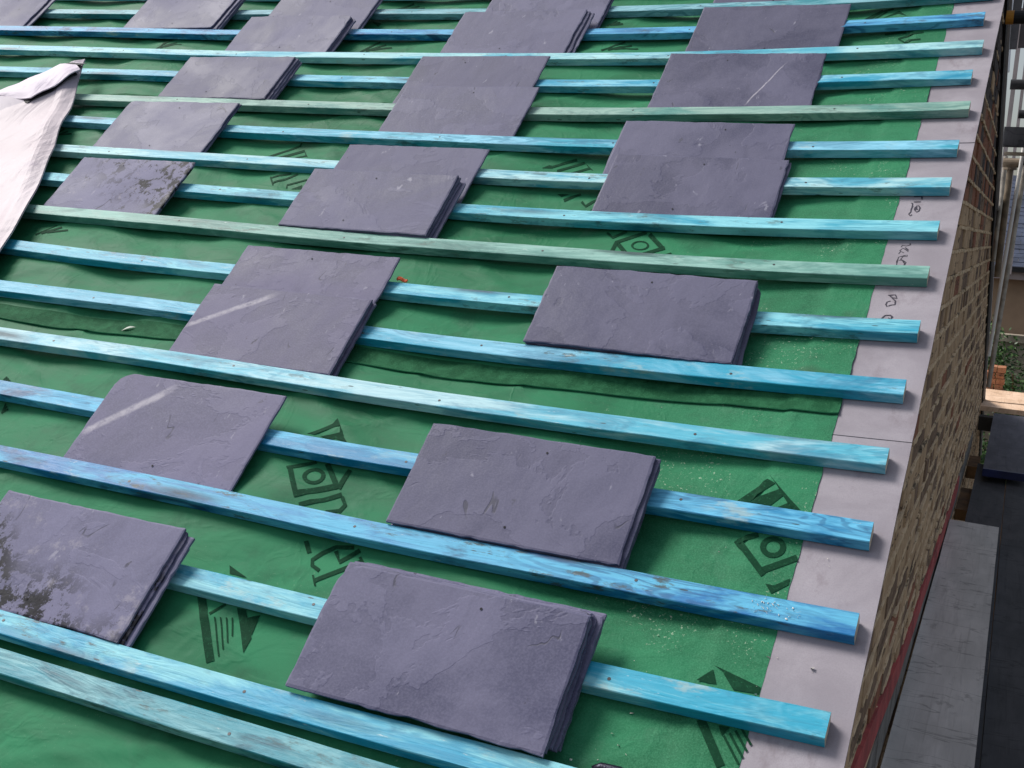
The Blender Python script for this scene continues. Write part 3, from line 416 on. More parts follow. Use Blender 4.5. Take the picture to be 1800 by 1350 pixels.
# ----------------------------------------------------------------- verge boards (fibre cement undercloak)
MR = Matrix.Rotation(PT, 4, 'X')
def RM(X, s, h=0):
    m = MR.copy(); m.translation = roof(X, s, h); return m
joints = [(-3.62, -2.3055), (-2.3035, -1.135), (-1.131, .05), (.054, .47)]
names = ['pale grey cement verge board at the bottom of the photo, stained near its batten ends',
         'grey cement verge board with dark handwritten marks on it', 'clean grey cement verge board just above the handwritten one',
         'topmost grey cement verge board at the top edge']
def ribbonpoly(mb, P, wd, fn, mi=0):
    P = [Vector((a[0], a[1])) for a in P]
    dense = []
    for a, b in zip(P, P[1:]):
        k = max(1, int((b-a).length/.006))
        dense += [a.lerp(b, i/k) for i in range(k)]
    dense.append(P[-1]); L = []; Rr = []
    for i, q in enumerate(dense):
        t = (dense[min(i+1, len(dense)-1)]-dense[max(i-1, 0)]).normalized(); nn = Vector((-t.y, t.x))
        w_ = wd*(.55+.6*abs(noise.noise(Vector((q.x*70, q.y*70, 0))))*1.6)
        L.append(q+nn*w_/2); Rr.append(q-nn*w_/2)
    for i in range(len(dense)-1):
        mb.add([fn(*L[i]), fn(*L[i+1]), fn(*Rr[i+1]), fn(*Rr[i])], [(3, 2, 1, 0)], mi)
M_pen = plain('black_marker', (.03, .025, .04), .5, .3)
for i, (s0, s1) in enumerate(joints):
    b = MB(); nn = int((s1-s0)/.06)
    f = lambda a, c, h: roof(-.162+a*.162+(.0012*noise.noise(Vector((c*(s1-s0)*9, i, 0))) if a == 1 else 0), s0+c*(s1-s0), h-.0008*math.sin(c*9))
    b.grid(lambda a, c: f(a, c, -.0005), 8, nn)
    b.grid(lambda a, c: f(1-a, c, -.0068), 8, nn)
    for c in (0, 1):
        q = [f(0, c, -.0068), f(1, c, -.0068), f(1, c, -.0005), f(0, c, -.0005)]
        b.add(q, [(0, 1, 2, 3) if c == 0 else (3, 2, 1, 0)])
    for k in range(nn):
        c0, c1 = k/nn, (k+1)/nn
        b.add([f(1, c0, -.0005), f(1, c0, -.0068), f(1, c1, -.0068), f(1, c1, -.0005)], [(0, 1, 2, 3)])
    mats = [M_board]
    if i == 1:
        mats.append(M_pen)
        for P in D['pen']: ribbonpoly(b, P, .0042, lambda x, s_: roof(x, s_, .0004), 1)
    o = b.build('verge_board', mats, M=RM(-.12, (s0+s1)/2))
    tag(o, names[i], 'verge board', 'cement boards along the verge')
# ----------------------------------------------------------------- membrane sheets
def lapS(X, base):
    if base == 'mid':
        P = D['lap']; xs = [p[0] for p in P]
        if X <= xs[0]: return P[0][1]
        if X >= xs[-1]: return P[-1][1]
        for a, b in zip(P, P[1:]):
            if a[0] <= X <= b[0]:
                t = (X-a[0])/(b[0]-a[0]); return a[1]+(b[1]-a[1])*t+.006*noise.noise(Vector((X*3, 0, 0)))
    return -.972+.012*noise.noise(Vector((X*1.5, 5, 0)))
def sheet(lo, hi, lift, nv):
    b = MB(); NX = 330; XL, XR = -5.4, -.15
    def ed(X, e): return e if isinstance(e, float) else lapS(X, e)
    def fn(a, c):
        X = XL+(XR-XL)*a; X += (.0025*noise.noise(Vector((c*40, hi if isinstance(hi, float) else 3, 0))) if a == 1 else 0)
        s0 = ed(X, lo); s1 = hi; s_ = s0+(s1-s0)*c
        l = lift*(1-sm(0, .35, s_-s0))
        if c == 0: l += .0025*(1+noise.noise(Vector((X*5, 2, 2))))
        h = hm(X, s_)+l+.0006
        if X > -.26: h = max(h, .0008+l)
        return roof(X, s_, h)
    b.grid(fn, NX, nv)
    if not isinstance(lo, float):
        for q in range(NX*5):
            b.m[q] = 2
    # thin turned edge
    b.grid(lambda a, c: fn(a, 0)+Vector((0, 0, -.0022*(1-c))), NX, 1)
    b.grid(lambda a, c: fn(1, a)-Vector((0, 0, .0018*c)), nv, 1)
    return b
sheets = [(-3.75, -2.12, .0, 'lowest green roofing membrane sheet, under the thick slate stack', 130), ('mid', -.8, .0035, 'middle green roofing membrane sheet whose wavy lap edge runs between battens', 120), ('top', .46, .003, 'uppermost green roofing membrane sheet at the top of the photo', 110)]
marks = [[], [], []]
for P in D['marks']:
    cx = sum(a[0] for a in P)/len(P); cs = sum(a[1] for a in P)/len(P)
    marks[0 if cs < -2.26 else (1 if cs < -.97 else 2)].append(P)
for i, (lo, hi, lift, lab, nv) in enumerate(sheets):
    b = sheet(lo, hi, lift, nv)
    bm = bmesh.new()
    for P in marks[i]:
        vs = [bm.verts.new((a[0], a[1], 0)) for a in P]
        try: bm.faces.new(vs)
        except ValueError: pass
    bmesh.ops.triangulate(bm, faces=bm.faces[:])
    for it in range(7):
        es = [e for e in bm.edges if e.calc_length() > .014]
        if not es: break
        bmesh.ops.subdivide_edges(bm, edges=es, cuts=1); bmesh.ops.triangulate(bm, faces=bm.faces[:])
    bm.normal_update()
    for fce in bm.faces:
        if fce.normal.z < 0: fce.normal_flip()
    vv = []
    for v_ in bm.verts:
        x, s_ = v_.co.x, v_.co.y
        s0 = lo if isinstance(lo, float) else lapS(x, lo)
        h = hm(x, s_)+lift*(1-sm(0, .35, s_-s0))+.0006
        if x > -.26: h = max(h, .0008)
        vv.append(roof(x, s_, h+.0013))
    bm.verts.index_update()
    b.add(vv, [tuple(q.index for q in fce.verts) for fce in bm.faces], 1); bm.free()
    o = b.build('roofing_membrane', [M_mem, M_ink, M_selv], M=RM(0, 0), smooth=True)
    tag(o, lab, 'membrane', 'green roofing membrane sheets')
# ----------------------------------------------------------------- battens
PAL = dict(
    teal=((.24, .50, .53), (.035, .26, .33), (.003, .07, .12)),
    green=((.28, .48, .42), (.10, .29, .25), (.015, .10, .10)),
    pale=((.40, .68, .73), (.08, .43, .54), (.003, .14, .24)),
    sky=((.25, .60, .72), (.018, .34, .50), (.001, .11, .22)),
    blue=((.12, .47, .68), (.004, .22, .44), (.0005, .05, .17)),
    deep=((.11, .45, .68), (.002, .17, .40), (.0005, .028, .11)))
BT = {0: ('pale', ''), 1: ('teal', 'greenish teal batten, first below the top edge of photo'), 2: ('deep', 'dark blue batten second from the top, brightest blue near its right end'),
      3: ('pale', 'very pale mint batten third from the top, running unbroken across the photo'), 4: ('sky', 'blue batten fourth from the top with a rounded shaved right end'),
      5: ('green', 'grey-green batten fifth from the top, with a knot near its right end'), 6: ('sky', 'light blue batten sixth from the top, just above the two-slate right pile'),
      7: ('pale', 'pale mint batten seventh from the top, crossing the tip of the pale sheet'), 8: ('sky', 'blue-fronted batten eighth from the top, just above the ringed house print'),
      9: ('green', 'long grey-green batten ninth from the top, reaching the left edge of the pale sheet'), 10: ('sky', 'pale blue batten interrupted by the five-slate pile, tenth from the top'),
      11: ('sky', 'blue batten eleventh from the top with chipped patches under the five-slate pile'), 12: ('pale', 'long unbroken pale blue batten twelfth from the top'),
      13: ('blue', 'bright blue batten behind the middle slate piles, thirteenth from the top'), 14: ('deep', 'strongly blue knotty batten with white bird-dropping splash near its right end'),
      15: ('sky', 'teal-blue batten lowest of those ending on the verge board'), 16: ('sky', 'sky blue batten carrying the lowest slate stacks'), 17: ('teal', 'knotty teal batten at the bottom left, closest to the camera')}
M_end = plain('raw_cut_end', (.62, .53, .40), .7, .25, 60)
battens = {}
M_nail = plain('dull_nail_steel', (.05, .05, .055), .5, .3, 30, .5)
def bat_s(k, X):
    P = D['bat'].get(str(k))
    if not P: return -k*G
    if X <= P[0][0]: r = P[0][1]
    elif X >= P[-1][0]: r = P[-1][1]
    else:
        for a, b in zip(P, P[1:]):
            if a[0] <= X <= b[0]: r = a[1]+(b[1]-a[1])*((X-a[0])/max(1e-6, b[0]-a[0])); break
    return r
def bat_smooth(k, X): return sum(bat_s(k, X+d) for d in (-.3, -.2, -.1, 0, .1, .2, .3))/7
BW, BH = .049, .0255
for k in range(0, 18):
    XR = -.033
    P = D['bat'].get(str(k))
    if P and k not in (1, 16, 17): XR = P[-1][0]
    XL = -4.9-random.uniform(0, .3)
    pal = BT[k][0]; a_, m_, d_ = PAL[pal]; rj = lambda c: tuple(min(1, x*random.uniform(.93, 1.07)) for x in c)
    mat = wood_mat('treated_timber_%s' % pal, k*1.37+2.1, rj(a_), rj(m_), rj(d_), .85 if k in (13, 14, 17) else .6, .85 if k in (11, 14, 16) else .6, .85 if k in (2, 13, 14, 17) else .5)
    b = MB(); N = 90; prof_ = [(0.0, .001), (.0012, 0), (BW-.0012, 0), (BW, .0012), (BW, BH-.0013), (BW-.0013, BH), (.0013, BH), (0.0, BH-.0013)]
    hang = .0015
    rings = []
    for i in range(N+1):
        X = XL+(XR-XL)*i/N; s0 = bat_smooth(k, X); rg = []
        for j, (ps, ph) in enumerate(prof_):
            js = .0007*noise.noise(Vector((X*7, j*3.1, k))); jh = .0007*noise.noise(Vector((X*6, j*5.7, k+9)))
            q = 0
            if k == 4 and i >= N-2 and ph > .02: jh -= .007*(i-N+3)/3*(1 if ps < .03 else .3)
            rg.append(roof(X+(.0012*noise.noise(Vector((ps*90, ph*90, k))) if i == N else 0), s0+ps+js, hang+ph+jh))
        rings.append(rg)
    nP = len(prof_); vs = sum(rings, [])
    b.add(vs, [(i*nP+j, i*nP+(j+1) % nP, (i+1)*nP+(j+1) % nP, (i+1)*nP+j) for i in range(N) for j in range(nP)])
    b.add(rings[0], [tuple(range(nP))]); b.add(rings[-1], [tuple(range(nP-1, -1, -1))], 1)
    # turn faces outward
    o = b.build('roof_batten', [mat, M_end], M=RM(-2, -k*G), smooth=False)
    bmm = bmesh.new(); bmm.from_mesh(o.data); bmesh.ops.recalc_face_normals(bmm, faces=bmm.faces[:]); bmm.to_mesh(o.data); bmm.free()
    tag(o, BT[k][1] or 'pale batten above the top edge of the photo', 'roof batten', 'treated roof battens')
    battens[k] = o
    for nq in range(8):
        X = -.40-.6*nq+.012*math.sin(k*3+nq)
        if X > -4.2 and k > 0:
            s_ = bat_smooth(k, X)+.024+.006*math.sin(k*5+nq*2); nb_ = MB()
            pp = [roof(X+.0032*math.cos(a_*.7854), s_+.0032*math.sin(a_*.7854), hang+BH+.0006) for a_ in range(8)]
            p2 = [roof(X+.0036*math.cos(a_*.7854), s_+.0036*math.sin(a_*.7854), hang+BH-.001) for a_ in range(8)]
            nb_.add(pp+p2, [tuple(range(8))]+[(a_+8, (a_+1) % 8+8, (a_+1) % 8, a_) for a_ in range(8)])
            nb_.build('nail_head', M_nail, o)
    if k == 14:
        q_ = random.Random(3)
        for cxx, css, nn_, sp_ in ((-.165, .026, 34, .016),):
            sb_ = MB()
            for _ in range(nn_):
                X = cxx+q_.gauss(0, sp_*1.4); s_ = bat_smooth(k, X)+max(.006, min(BW-.006, css+q_.gauss(0, sp_*.55))); r_ = q_.uniform(.0008, .0030)
                el = q_.uniform(.5, 1.4); ph = q_.uniform(0, 6)
                pts_ = [roof(X+r_*el*math.cos(a_*.7854+ph)*q_.uniform(.6, 1.2), s_+r_*math.sin(a_*.7854)*q_.uniform(.6, 1.2), hang+BH+.0012) for a_ in range(8)]
                sb_.add([roof(X, s_, hang+BH+.0022)]+pts_, [(0, 1+a_, 1+(a_+1) % 8) for a_ in range(8)])
        sb_.build('white_splash', plain('chalky_white', (.70, .72, .68), .8, .1), o)
# ----------------------------------------------------------------- slates
ORD = ['top', 'second', 'third', 'fourth', 'fifth', 'lowest']
# id, k, n, xL(bottom left), drift of top, s of top edge, description
SL = [
    ('s0', 2, 2, -4.684, 0.0, -0.12, 0.5, 'the pile in the top left corner of the photo', {'dx': 0.02}),
    ('s2', 2, 4, -3.582, 0.0, -0.135, 0.5, 'the top-edge pile left of the notched pair', {'dx': 0.03, 'chip': [(1, 0, 0.012, 1)]}),
    ('s3a', 2, 2, -2.872, 0.0, -0.115, 0.5, 'the higher half of the top-edge notched pair', {'light': 1.03}),
    ('s3b', 3, 3, -2.89, 0.0, -0.312, 0.5, 'the lower half of the top-edge notched pair', {'dx': 0.012, 'chip': [(1, 1, 0.02, 1.5)]}),
    ('s4a', 2, 2, -1.858, 0.0, -0.13, 0.5, 'the higher pile at top centre, partly under the stepped pile', {'dx': 0.01}),
    ('s4b', 3, 3, -1.9, 0.0, -0.285, 0.5, 'the stepped three-slate pile at top centre', {'dx': 0.02, 'hue': (0.95, 0.95, 0.95)}),
    ('s5a', 1, 1, -0.975, 0.0, 0.06, 0.5, 'cut off by the top edge at upper right', {'light': 0.85}),
    ('s5', 3, 1, -0.965, 0.0, -0.275, 0.5, 'dark and wide, at top right just above the scratched slate', {'light': 0.8}),
    ('s6', 5, 4, -2.912, 0.0, -0.735, 0.5, 'the dark-edged pile above the left mid pile', {'dx': 0.02}),
    ('s7a', 5, 1, -1.902, 0.0, -0.66, 0.5, 'at centre top, its lower edge overlapped by the pile below', {'light': 0.9}),
    ('s7b', 6, 2, -1.845, 0.0, -0.895, 0.5, 'the lower centre-top pile with one round nail hole', {'light': 0.95}),
    ('s8', 5, 1, -0.972, 0.0, -0.655, 0.5, 'at upper right crossed by a thin pale slanting scratch', {'light': 0.82, 'streak': (0.05, 0.03, 0.14, 0.26, 0.0035)}),
    ('s9', 7, 2, -2.93, 0.0, -1.08, 0.5, 'the clean left pile beside the pale sheet', {'light': 1.08, 'chip': [(0, 1, 0.015, 1)]}),
    ('s10', 9, 2, -2.815, 0.0, -1.488, 0.485, 'the black-lichened pile beside the pale sheet', {'moss': 1, 'light': 1.2, 'md': (1.0, 0.4)}),
    ('s11a', 8, 1, -1.852, 0.0, -1.296, 0.5, 'partly under the thick centre pile, higher one', {'light': 0.97}),
    ('s11b', 9, 5, -1.856, 0.0, -1.51, 0.5, 'the thick centre pile with splintered right edge', {'dx': 0.02}),
    ('s12a', 7, 2, -0.975, 0.0, -1.115, 0.5, 'the higher pile of the right overlapping pair', {'light': 0.84}),
    ('s12b', 8, 2, -0.938, 0.0, -1.318, 0.49, 'the lower pile of the right overlapping pair', {'light': 0.84}),
    ('s13a', 11, 2, -1.85, 0.0, -1.9, 0.5, 'the upper pile behind the pale-streaked slate', {'light': 1.02, 'hue': (1.04, 1, 1)}),
    ('s13b', 12, 3, -1.828, 0.0, -2.108, 0.5, 'the pale-streaked pile left of centre', {'streak': (-0.26, 0.09, -0.02, 0.245, 0.012), 'light': 1.02, 'hue': (1.04, 1, 1)}),
    ('s14', 11, 5, -0.893, 0.0, -1.9, 0.5, 'the thick five-slate pile at centre right', {'light': 0.86, 'dx': 0.014}),
    ('s15', 14, 1, -1.85, 0.0, -2.471, 0.495, 'with a broad pale diagonal streak, lying left of centre', {'streak': (-0.25, 0.08, -0.05, 0.27, 0.016), 'light': 1.05, 'hue': (1.03, 1, 1), 'chip': [(0, 1, 0.035, 1.2)]}),
    ('s16', 14, 5, -0.947, 0.0, -2.515, 0.495, 'the clean centre-bottom pile with two nail holes', {'light': 0.9, 'dx': 0.01, 'dy': 0.0}),
    ('s17', 16, 4, -1.822, 0.0, -2.906, 0.5, 'the black-lichened pile at the bottom left', {'moss': 1, 'light': 1.15, 'dx': 0.02, 'dy': -0.01, 'md': (-0.5, -1.2)}),
    ('s18', 16, 6, -0.936, 0.0, -2.918, 0.495, 'the tallest pile at the bottom, nearest the camera', {'light': 1.05, 'dx': 0.008, 'dy': 0.03, 'chip': [(0, 1, 0.03, 1)]}),
]
M_hole = plain('nail_hole', (.012, .012, .016), .8)
SMC = {}
TH = .0062
def make_slate(key, W_, Hh, seed, mat, chip=None, rough_e=.0016):
    b = MB(); nx, ny = 26, 14; rs = random.Random(seed)
    def edge(a, c, lo):
        x = (a-.5)*W_; y = c*Hh
        u = 1 if a in (0, 1) else 0; v = 1 if c in (0, 1) else 0
        e1 = noise.noise(Vector((y*55+seed, a*7, 1.3)))*rough_e+noise.noise(Vector((y*12+seed, a*7, 4.3)))*rough_e
        e2 = noise.noise(Vector((x*60, c*7, seed)))*rough_e*1.1+noise.noise(Vector((x*10, c*7, seed)))*rough_e
        if u: x += e1
        if v: y += e2
        if chip:
            for (ca, cc, r, dx) in chip:      # chipped corners: cut diagonally
                px = (ca-.5)*W_; py = cc*Hh; d = abs(x-px)+abs(y-py)*dx
                if d < r:
                    k_ = (r-d)*.5; x += k_*(1 if ca == 0 else -1); y += k_*(1 if cc == 0 else -1)/dx*.8
        z = .0007*noise.noise(Vector((x*9+seed, y*7, 0)))+.0005*noise.noise(Vector((x*25, y*25, seed)))
        if lo:
            return Vector((x, y, 0))
        if u or v: z -= .0012
        return Vector((x, y, TH+z))
    xs = [0, .008]+[i/nx for i in range(1, nx)]+[.992, 1]; ys = [0, .014]+[i/ny for i in range(1, ny)]+[.986, 1]
    nX, nY = len(xs), len(ys)
    top = [edge(a, c, 0) for c in ys for a in xs]; bot = [edge(a, c, 1) for c in ys for a in xs]
    F = [(j*nX+i, j*nX+i+1, (j+1)*nX+i+1, (j+1)*nX+i) for j in range(nY-1) for i in range(nX-1)]
    b.add(top, F); b.add(bot, [f[::-1] for f in F])
    per = [i for i in range(nX)]+[j*nX+nX-1 for j in range(1, nY)]+[(nY-1)*nX+i for i in range(nX-2, -1, -1)]+[j*nX for j in range(nY-2, 0, -1)]
    m = len(per); b.add([bot[i] for i in per]+[top[i] for i in per], [(i, (i+1) % m, (i+1) % m+m, i+m) for i in range(m)])
    for hx, hy in ((rs.uniform(-.04, .02), .035), (rs.uniform(-.06, .06), .87*Hh)):
        if rs.random() < .75:
            r = .0025; b.add([Vector((hx+r*math.cos(t*math.pi/4), hy+r*math.sin(t*math.pi/4)*1.1, TH+.0011)) for t in range(8)], [tuple(range(8))], 1)
    return b
slate_no = 0
for (sid, k, n_, xl, drift, stop, W_, desc, opt) in SL:
    rnd = random.Random(hash_ := sum(ord(c)*(i+3) for i, c in enumerate(sid)))
    xc = xl+.5*W_; sb = bat_smooth(k, xc)+BW+.0012
    Hh = opt.get('H', .252)
    Hh = max(Hh, .245)
    raise_ = max(0, (stop-sb)-Hh)*0
    Hh = max(Hh, min(.31, (stop-sb)/math.cos(.16)))
    tilt = math.atan2(BH+.001, .151)
    lift = opt.get('lift', 0)
    for i in range(n_):           # i=0 lowest
        lvl = n_-1-i
        topone = lvl == 0
        dx = 0 if topone else rnd.uniform(-.007, .009)+opt.get('dx', 0)*(lvl/max(1, n_-1))
        dy = 0 if topone else abs(rnd.uniform(0, .005))+opt.get('dy', 0)*(lvl/max(1, n_-1))
        rot_ = drift/Hh*(-1) if topone else (drift/Hh*(-1)+rnd.uniform(-.012, .012))
        hb = .0015+lift+i*(TH+.0007)
        m = RM(xc+dx, sb+dy, hb)@Matrix.Rotation(tilt, 4, 'X')@Matrix.Rotation(rot_, 4, 'Z')
        seed = slate_no*1.73+1; slate_no += 1
        mat = slate_mat('slate', seed, opt.get('moss', 0) if topone else (.6 if opt.get('moss') else 0), opt.get('streak') if topone else None,
                        opt.get('light', 1.0)*rnd.uniform(.93, 1.08), opt.get('hue', (1, 1, 1)), opt.get('md', (-.35, -.7)))
        chip = opt.get('chip') if topone else [(rnd.choice((0, 1)), 1, rnd.uniform(.008, .02), 1)]
        b = make_slate(sid, W_, Hh if topone else Hh-rnd.uniform(0, .002), seed, mat, chip, rnd.uniform(.0018, .0030))
        me_v = [m@v_ for v_ in b.v]; b.v = me_v
        o = b.build('roof_slate', [mat, M_hole], M=m)
        if n_ == 1: lab = 'single slate '+desc
        else: lab = '%s slate of %s' % ('lowest' if i == 0 else ORD[lvl], desc)
        tag(o, lab, 'slate', 'loose roofing slates laid out on the battens')
# ----------------------------------------------------------------- pale sheet (tarpaulin) at the left
def res(P, n):
    P = [Vector(p) for p in P]; L = [0]
    for a, b in zip(P, P[1:]): L.append(L[-1]+(b-a).length)
    out = []
    for i in range(n+1):
        d = L[-1]*i/n
        for j in range(len(P)-1):
            if d <= L[j+1]+1e-9:
                out.append(P[j].lerp(P[j+1], (d-L[j])/max(1e-9, L[j+1]-L[j]))); break
    return out
def tarp_mat(name, c1, c2, band=None):
    t = NT(name, .55, .3); one = t.co((1, 1, 1))
    c = t.mix(t.ramp(t.noise(t.co((2, 2, 2)), 1, 4), .35, .65), c1, c2)
    if band:
        sep = t.n('ShaderNodeSeparateXYZ'); t.l(one, sep.inputs[0])
        f = t.ramp(t.math('ADD', sep.outputs[0], t.math('MULTIPLY', sep.outputs[1], -.52)), band, band-.015)
        c = t.mix(f, c, (.42, .37, .43))
    c = t.mix(t.ramp(t.noise(one, 6, 5, .7), .6, .75, 0, .4), c, (.35, .28, .38))
    return t.fin(c, t.bump(t.noise(t.co((8, 3, 5)), 1, 4, .5, 1.5), .5, .02))
M_tarp = tarp_mat('pale_pink_sheet', (.58, .50, .53), (.66, .58, .61), -.33)
tp = tag(empty('tarpaulin', roof(-3.2, -1.5, .03)), 'pale pink plastic sheet folded over itself, lying across battens at left', 'tarpaulin')
TR = res([(a, b, 0) for a, b in D['tarp_r']]+[(-2.55, -2.35, 0), (-2.45, -2.6, 0)], 44)
def tf(a, c, off=0):
    e = TR[min(44, int(round(c*44)))]
    d = Vector((-.35, -1.2, 0)).lerp(Vector((-1.1, -.5, 0)), sm(0, .8, c))
    q = e+d*a*1.25
    h = .060+.022*math.sin(c*7+a*5)*min(1, a*5)+.018*noise.noise(Vector((q.x*4, q.y*3, 1)))+.012*abs(noise.noise(Vector((q.x*2+q.y*6, q.y, 3))))
    h -= .012*sm(.04, 0, a); h += .05*sm(.25, 0, c)*(1-a)*.3
    return roof(q.x, q.y, max(h, .035)+off)
tb = MB(); tb.grid(tf, 40, 44); tb.grid(lambda a, c: tf(1-a, c, -.003), 40, 44)
tb.grid(lambda a, c: tf(0, c, -.003*a), 1, 44)
hb = MB(); hb.grid(lambda a, c: tf(a*.055, c, .003+.0015*math.sin(a*math.pi)), 6, 44)
hb.grid(lambda a, c: tf(.055, c, .003*(1-a)), 1, 44)
hb.build('hem', M_tarp, tp, M=RM(-3.2, -1.5, .03), smooth=False)
tb.build('sheet', M_tarp, tp, M=RM(-3.2, -1.5, .03), smooth=True)
fp = D['flap']; up = res([(a, b, 0) for a, b in [(-3.70, -1.25)]+fp[0:4]], 24); lo = res([(a, b, 0) for a, b in [(-3.68, -1.33)]+fp[::-1][0:5]], 24)
def ff(a, c, off=0, sh=0):
    i = min(24, int(round(a*24))); q = up[i].lerp(lo[i], c)
    h = .100+.010*math.sin(c*math.pi)+.012*noise.noise(Vector((q.x*9, q.y*12, 4)))
    return roof(q.x+sh*.2, q.y+sh, h+off)
fb = MB(); fb.grid(lambda a, c: ff(a, c), 24, 10); fb.grid(lambda a, c: ff(1-a, c, -.004), 24, 10)
fb.grid(lambda a, c: ff(a, 1, -.004*c), 24, 1)
fb.build('folded_flap', tarp_mat('pale_pink_sheet_back', (.60, .52, .62), (.74, .66, .74)), tp, M=RM(-3.2, -1.5, .03), smooth=True)
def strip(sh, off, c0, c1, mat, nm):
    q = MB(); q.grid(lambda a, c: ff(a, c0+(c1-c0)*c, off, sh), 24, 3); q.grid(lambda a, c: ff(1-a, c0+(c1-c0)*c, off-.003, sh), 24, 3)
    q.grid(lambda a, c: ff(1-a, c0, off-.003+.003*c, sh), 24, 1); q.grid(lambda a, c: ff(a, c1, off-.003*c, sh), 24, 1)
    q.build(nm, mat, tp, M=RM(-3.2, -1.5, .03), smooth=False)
M_crease_shade = plain('crease_shade_black', (.008, .008, .012), .7, .2)  # black strips paint the shadow inside the sheet's fold and crease
strip(.030, -.010, 0, .4, M_crease_shade, 'crease_shade')
strip(.046, -.016, 0, .10, tarp_mat('pale_pink_sheet_edge', (.60, .53, .57), (.70, .63, .67)), 'folded_edge')
strip(-.020, -.012, .6, 1, M_crease_shade, 'crease_shade')

# ----------------------------------------------------------------- small things on the roof
rs = random.Random(11)
cr = MB()
spots = [((-.152, -2.14), .012, 9), ((-.155, -2.06), .01, 4), ((-.17, -2.66), .02, 8), ((-.155, -2.74), .014, 5), ((-.16, -2.86), .02, 6), ((-.15, -2.93), .012, 5), ((-.33, -3.07), .05, 8), ((-.25, -3.2), .06, 12), ((-.52, -2.27), .02, 3), ((-.40, -3.16), .05, 9), ((-.11, -2.64), .012, 5), ((-.08, -2.87), .01, 3), ((-.95, -2.45), .01, 2), ((-.30, -2.9), .10, 16), ((-.22, -2.63), .06, 9), ((-.5, -1.97), .05, 4)]
for (x, s_), sp, n_ in spots:
    for i in range(n_):
        X = x+rs.gauss(0, sp*.7); s2 = s_+rs.gauss(0, sp*.7); r = rs.choice((.0008, .001, .0012, .0018, .0026))
        base = roof(X, s2, (hm(X, s2) if X < -.16 else 0)+r*.5+.001)
        cr.add([base+Vector((rs.uniform(-r, r)*1.6, rs.uniform(-r, r)*1.6, rs.uniform(-r, r))) for _ in range(4)], [(0, 1, 2), (0, 3, 1), (0, 2, 3), (1, 3, 2)])
tag(cr.build('mortar_crumbs', plain('pale_crumbs', (.62, .60, .52), .9, .2)), 'scattered pale mortar crumbs and dust by the edge of the membrane', 'crumbs', kind='stuff')
# bird feather / wood shaving
ft = MB(); A, B_ = [Vector((*q, 0)) for q in D['feather']]
ft.grid(lambda a, c: roof(*(A.lerp(B_, a)+Vector((0, (c-.5)*.010*math.sin(math.pi*min(1, a*1.05+.03)), 0))).xy, hm(A.x+(B_.x-A.x)*a, A.y)+.004+.006*math.sin(a*3)), 10, 3)
tag(ft.build('wood_shaving', plain('pale_shaving', (.62, .66, .58), .7, .15)), 'small pale curled wood shaving on the membrane at left', 'wood shaving')
og = MB(); c0 = D['orange']
for i in range(6):
    og.tube([roof(c0[0]-.012+.005*i, c0[1], .03+.004*math.sin(i)), roof(c0[0]-.007+.005*i, c0[1]+.002, .031+.004*math.sin(i+1))], [.005+.002*math.sin(i*.6), .005+.002*math.sin((i+1)*.6)], 8, flat=.5)
tag(og.build('plastic_scrap', plain('orange_red_plastic', (.55, .10, .03), .5, .2)), 'tiny orange-red plastic scrap behind a batten beside the middle slate pile', 'plastic scrap')
# slater's tool at the bottom edge
tl = empty('hand_tool', roof(-.33, -3.14, .02)); tag(tl, 'black metal tool with copper loop lying on the membrane at the bottom edge', 'hand tool')
T0 = D['tool']
hp = [roof(x, s_-.013, .024) for x, s_ in T0]+[roof(-.262, -3.142, .02), roof(-.235, -3.165, .016), roof(-.225, -3.20, .014)]
tb = MB(); tb.tube(hp, [.006, .0085, .009, .008, .006, .005, .004], 10, flat=.6); tb.build('blade', plain('black_oiled_steel', (.02, .02, .035), .3, .3, 30, .6), tl, smooth=True)
tb = MB(); cx, cs = T0[0][0]+.012, T0[0][1]-.031
tb.tube([roof(cx+.022*math.cos(t*.5236)+.006, cs+.016*math.sin(t*.5236), .02) for t in range(13)], .0035, 8); tb.build('loop', plain('copper_wire', (.50, .28, .20), .35, .2, 30, .7), tl, smooth=True)
# ----------------------------------------------------------------- scaffold at the gable
def plank(name, x0, x1, y0, y1, z0, z1, mat, label, cat='scaffold board', group=None, rz=0, ends=None):
    b = MB(); cx, cy = (x0+x1)/2, (y0+y1)/2; N = 16
    def f(a, c, t_):
        x = x0+(x1-x0)*a; y = y0+(y1-y0)*c
        xx = cx+(x-cx)*math.cos(rz)-(y-cy)*math.sin(rz); yy = cy+(x-cx)*math.sin(rz)+(y-cy)*math.cos(rz)
        return Vector((xx+.0015*noise.noise(Vector((y*4, a*3, z1))), yy, (z1 if t_ else z0)+.0025*noise.noise(Vector((x*6, y*2, 1)))))
    b.grid(lambda a, c: f(a, c, 1), 4, N); b.grid(lambda a, c: f(1-a, c, 0), 4, N)
    b.grid(lambda a, c: f(0, a, 1-c), N, 1); b.grid(lambda a, c: f(1, a, c), N, 1)
    b.grid(lambda a, c: f(a, 0, c), 4, 1); b.grid(lambda a, c: f(1-a, 1, c), 4, 1)
    bmx = b.build(name, mat, base=Vector((cx, cy, z0)))
    q = bmesh.new(); q.from_mesh(bmx.data); bmesh.ops.remove_doubles(q, verts=q.verts[:], dist=.0004); bmesh.ops.recalc_face_normals(q, faces=q.faces[:]); q.to_mesh(bmx.data); q.free()
    tag(bmx, label, cat, group); return bmx
GB = 'scaffold boards beside the gable'
plank('scaffold_board', -.022, .192, -2.4, 1.36, -2.238, -2.2, M_plank, 'weathered grey scaffold board beside the foot of the brick wall', group=GB)
plank('scaffold_board', .036, .205, -2.6, 3.3, -2.315, -2.277, M_dplank, 'dark scaffold board under the grey board end', group=GB)
